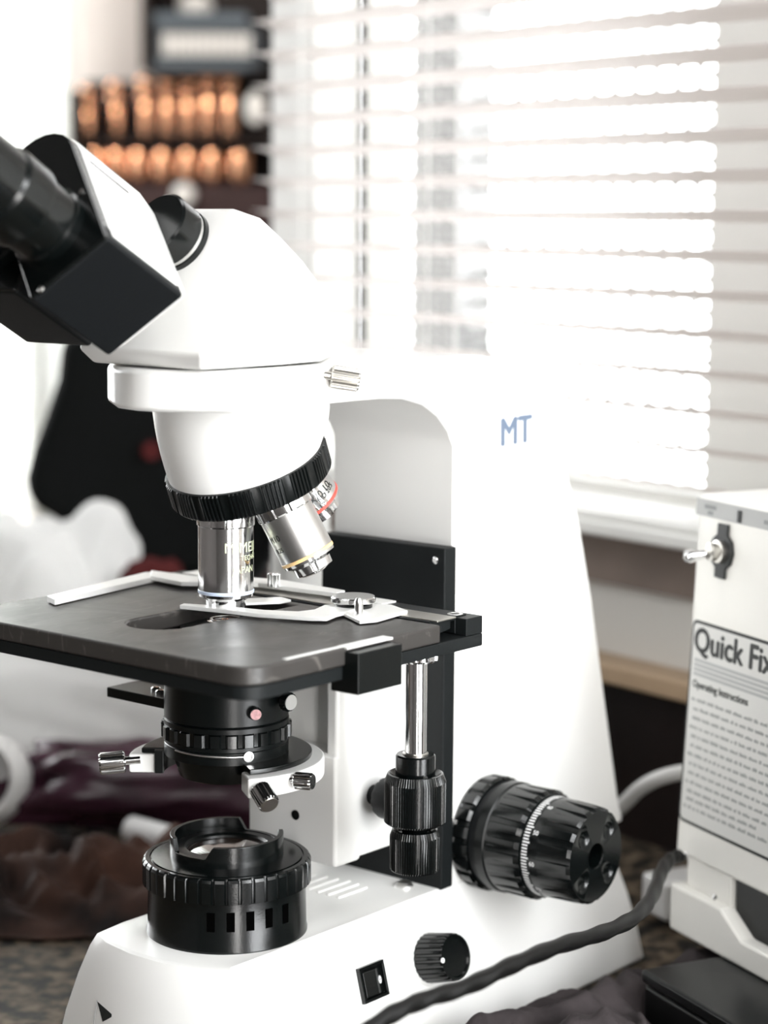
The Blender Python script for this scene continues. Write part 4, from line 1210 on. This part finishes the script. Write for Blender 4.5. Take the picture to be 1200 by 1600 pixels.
# --- black padded bag behind the microscope
prof_pts = [(105, 520), (96, 590), (75, 650), (55, 700), (43, 745), (48, 785), (75, 800), (100, 812), (118, 850), (160, 880), (230, 892), (320, 905), (410, 915), (424, 880), (424, 560), (380, 500), (200, 495)]
DK = 1620.0
bpoly = []
for (px, py) in prof_pts:
    q = at(px, py, DK) ; bpoly.append(((q - CAM).dot(rt0), q.z))
bfr = basis(Vector((CAM.x, CAM.y, 0)) + vdir * (DK * .98), rt0, UPZ, -vdir)
bg = thing('black_bag', 'black padded bag standing behind the nosepiece', 'bag', Vector((CAM.x, CAM.y, -383)) + vdir * (DK + 20) + rt0 * -170)
v, f = prism_data(bpoly, -95, 0, bfr)
mesh('bag_body', v, f, 'bag', bg, bevel=22, seg=5)
q0 = at(150, 900, DK); q1 = at(400, 900, DK)
v, f = box_data((q0 - CAM).dot(rt0), (q1 - CAM).dot(rt0), -383, q0.z + 12, -90, -6, bfr)
mesh('bag_bottom', v, f, 'bag', bg, bevel=12, seg=3)
for (px, py, rr_) in ((236, 705, 12),):
    q = at(px, py, DK - 40)
    lathe('red_tag', [(rr_ * .6, 0), (rr_ * .6, 1)], 'redcloth', bg, q + vdir * 4, -vdir, seg=20)
q = at(238, 893, 1500)
o = blob('red_pouch', Vector((q.x, q.y, q.z - 20)), (rt0, vdir), (26, 14, 28), 'redcloth', 3.3, amp=.2, k=.8)
tag(o, 'dark red pouch wedged between the white bag and the black bag', 'pouch')
# white jar seen between the objectives
q = at(470, 960, 1240)
o = lathe('white_jar', [(16, -383), (17, -381), (17, -215), (17, z_at(470, 705, 0)), (15, z_at(470, 700, 0)), (15, z_at(470, 690, 0) + 4)], 'glasswhite', None, (q.x, q.y, 0), seg=48)
tag(o, 'tall white jar standing behind the angled objective', 'jar')

# --- dark cabinet with copper tubes far behind
q0x, q1x = bx(233), bx(424)
cbn = thing('dark_cabinet', 'dark stained cabinet with open shelves at the back of the room', 'cabinet', VF @ Vector(((q0x + q1x) / 2, DB - 60, FLOOR)))
D1 = DB - 160
def cx_(px): return (px - 600) / FPX * D1
def cz_(py): return bz(py, D1)
XR = bx(424) + 10
v, f = vb(cx_(112), XR, DB - 22, DB - 2, FLOOR, cz_(118)); mesh('back_panel', v, f, 'darkwood', cbn)
v, f = vb(cx_(226), XR, DB - 22, DB - 2, cz_(118), cz_(-60)); mesh('back_panel', v, f, 'darkwood', cbn)
v, f = vb(cx_(112), XR, D1 + 2, DB - 24, FLOOR, cz_(290)); mesh('lower_body', v, f, 'darkred', cbn, bevel=3)
v, f = vb(cx_(112), cx_(116), D1 + 2, DB - 24, cz_(290), cz_(140)); mesh('side_panel', v, f, 'darkwood', cbn, bevel=1)
v, f = vb(cx_(112), XR, D1 + 10, DB - 24, cz_(226), cz_(218)); mesh('shelf', v, f, 'darkwood', cbn, bevel=1)
v, f = vb(cx_(232), XR, D1 + 10, DB - 24, cz_(118), cz_(111)); mesh('shelf', v, f, 'darkwood', cbn, bevel=1)
v, f = vb(cx_(222), cx_(234), D1 + 2, DB - 24, cz_(111), cz_(-60)); mesh('side_panel', v, f, 'darkwood', cbn, bevel=1)
# greige wall shows between; copper tubes
def ctube(px, py0, py1, depth, lab, R=9.5):
    z0, z1 = bz(py1, depth), bz(py0, depth)
    x = (px - 600) / FPX * depth
    p = VF @ Vector((x, depth, 0))
    o = lathe('copper_tube', ([(R * .6, z0), (R * .9, z0 + 4), (R * 1.05, z0 + 16), (R * 1.05, z1 - 14), (R * .8, z1 - 5), (R * .3, z1)] if lab else
        [(R * .7, z0), (R * .8, z0 + 3), (R * .8, z1 - 34)] + [(R * (.62 + .42 * math.sin(math.pi * t)), z1 - 34 + 17 * t) for t in (.1, .3, .5, .7, .9)] +
        [(R * (.62 + .42 * math.sin(math.pi * t)), z1 - 17 + 16 * t) for t in (.1, .3, .5, .7, .9)] + [(R * .2, z1)]), 'copper', None, (p.x, p.y, 0), seg=24)
    return o
first_up = None
ups = [(140, 135), (184, 128), (229, 121), (262, 121), (294, 119), (325, 113), (358, 113)]
ordn = ['first', 'second', 'third', 'fourth', 'fifth', 'sixth', 'seventh']
for i, (px, py) in enumerate(ups):
    o = ctube(px, py, 218, D1 + 50, '', 9.5 if i < 5 else 10.5)
    tag(o, 'upright copper tube, %s from the left on the upper cabinet shelf' % ordn[i], 'tube', 'copper tubes on the upper shelf')
for i, px in enumerate([150, 182, 216, 254, 293, 331, 373]):
    o = ctube(px, 222, 290, D1 + 50, 'short', 13)
    tag(o, 'short copper tube, %s from the left on the lower cabinet shelf' % ordn[i], 'tube', 'copper tubes on the lower shelf')
# things above the shelf: dark blue case with pale keys
bc = thing('keyboard_case', 'dark blue instrument case with a row of pale keys on the top shelf', 'case', VF @ Vector((cx_(315), D1 + 40, cz_(111))))
M['navy'] = mat('dark blue vinyl', (0.02, 0.035, 0.05), 0.45); M['steelblue'] = mat('grey blue cloth', (0.10, 0.13, 0.155), 0.6)
v, f = vb(cx_(242), cx_(405), D1 + 14, D1 + 110, cz_(111) + 1, cz_(42)); mesh('case_body', v, f, 'navy', bc, bevel=3)
v, f = vb(cx_(240), cx_(386), D1 + 8, D1 + 110, cz_(41.5), cz_(20)); mesh('case_lid', v, f, 'steelblue', bc, bevel=3)
v, f = vb(cx_(240), cx_(390), D1 + 6, D1 + 14, cz_(110), cz_(97)); mesh('case_trim', v, f, 'steelblue', bc, bevel=2)
xk = 256
while xk < 382:
    v, f = vb(cx_(xk), cx_(xk + 9.5), D1 + 4, D1 + 13.9, cz_(88), cz_(54)); mesh('key', v, f, 'wallw', bc, bevel=1)
    xk += 12.5
p = VF @ Vector((cx_(400), D1 - 20, 0))
o = blob('pale_dish', Vector((p.x, p.y, cz_(172))), (rt0, vdir), (13, 8, 19), 'wallw', 1.0, amp=0)
tag(o, 'small pale oval dish beside the last copper tube', 'dish')
p = VF @ Vector((cx_(291), D1 - 12, 0))
lathe('knob', [(5, 0), (5, 8), (12, 12), (13.5, 20), (10, 27), (3, 30)], 'wallw', cbn, Vector((p.x, p.y, cz_(307))), -vdir, seg=28, label='round white knob')
p = VF @ Vector((cx_(300), D1 + 60, 0))
o = blob('white_bowl', Vector((p.x + 0, p.y, cz_(4))), (rt0, vdir), (22, 22, 14), 'wallw', 1.0, amp=0)
tag(o, 'white rounded bowl on top of the blue instrument case', 'bowl')
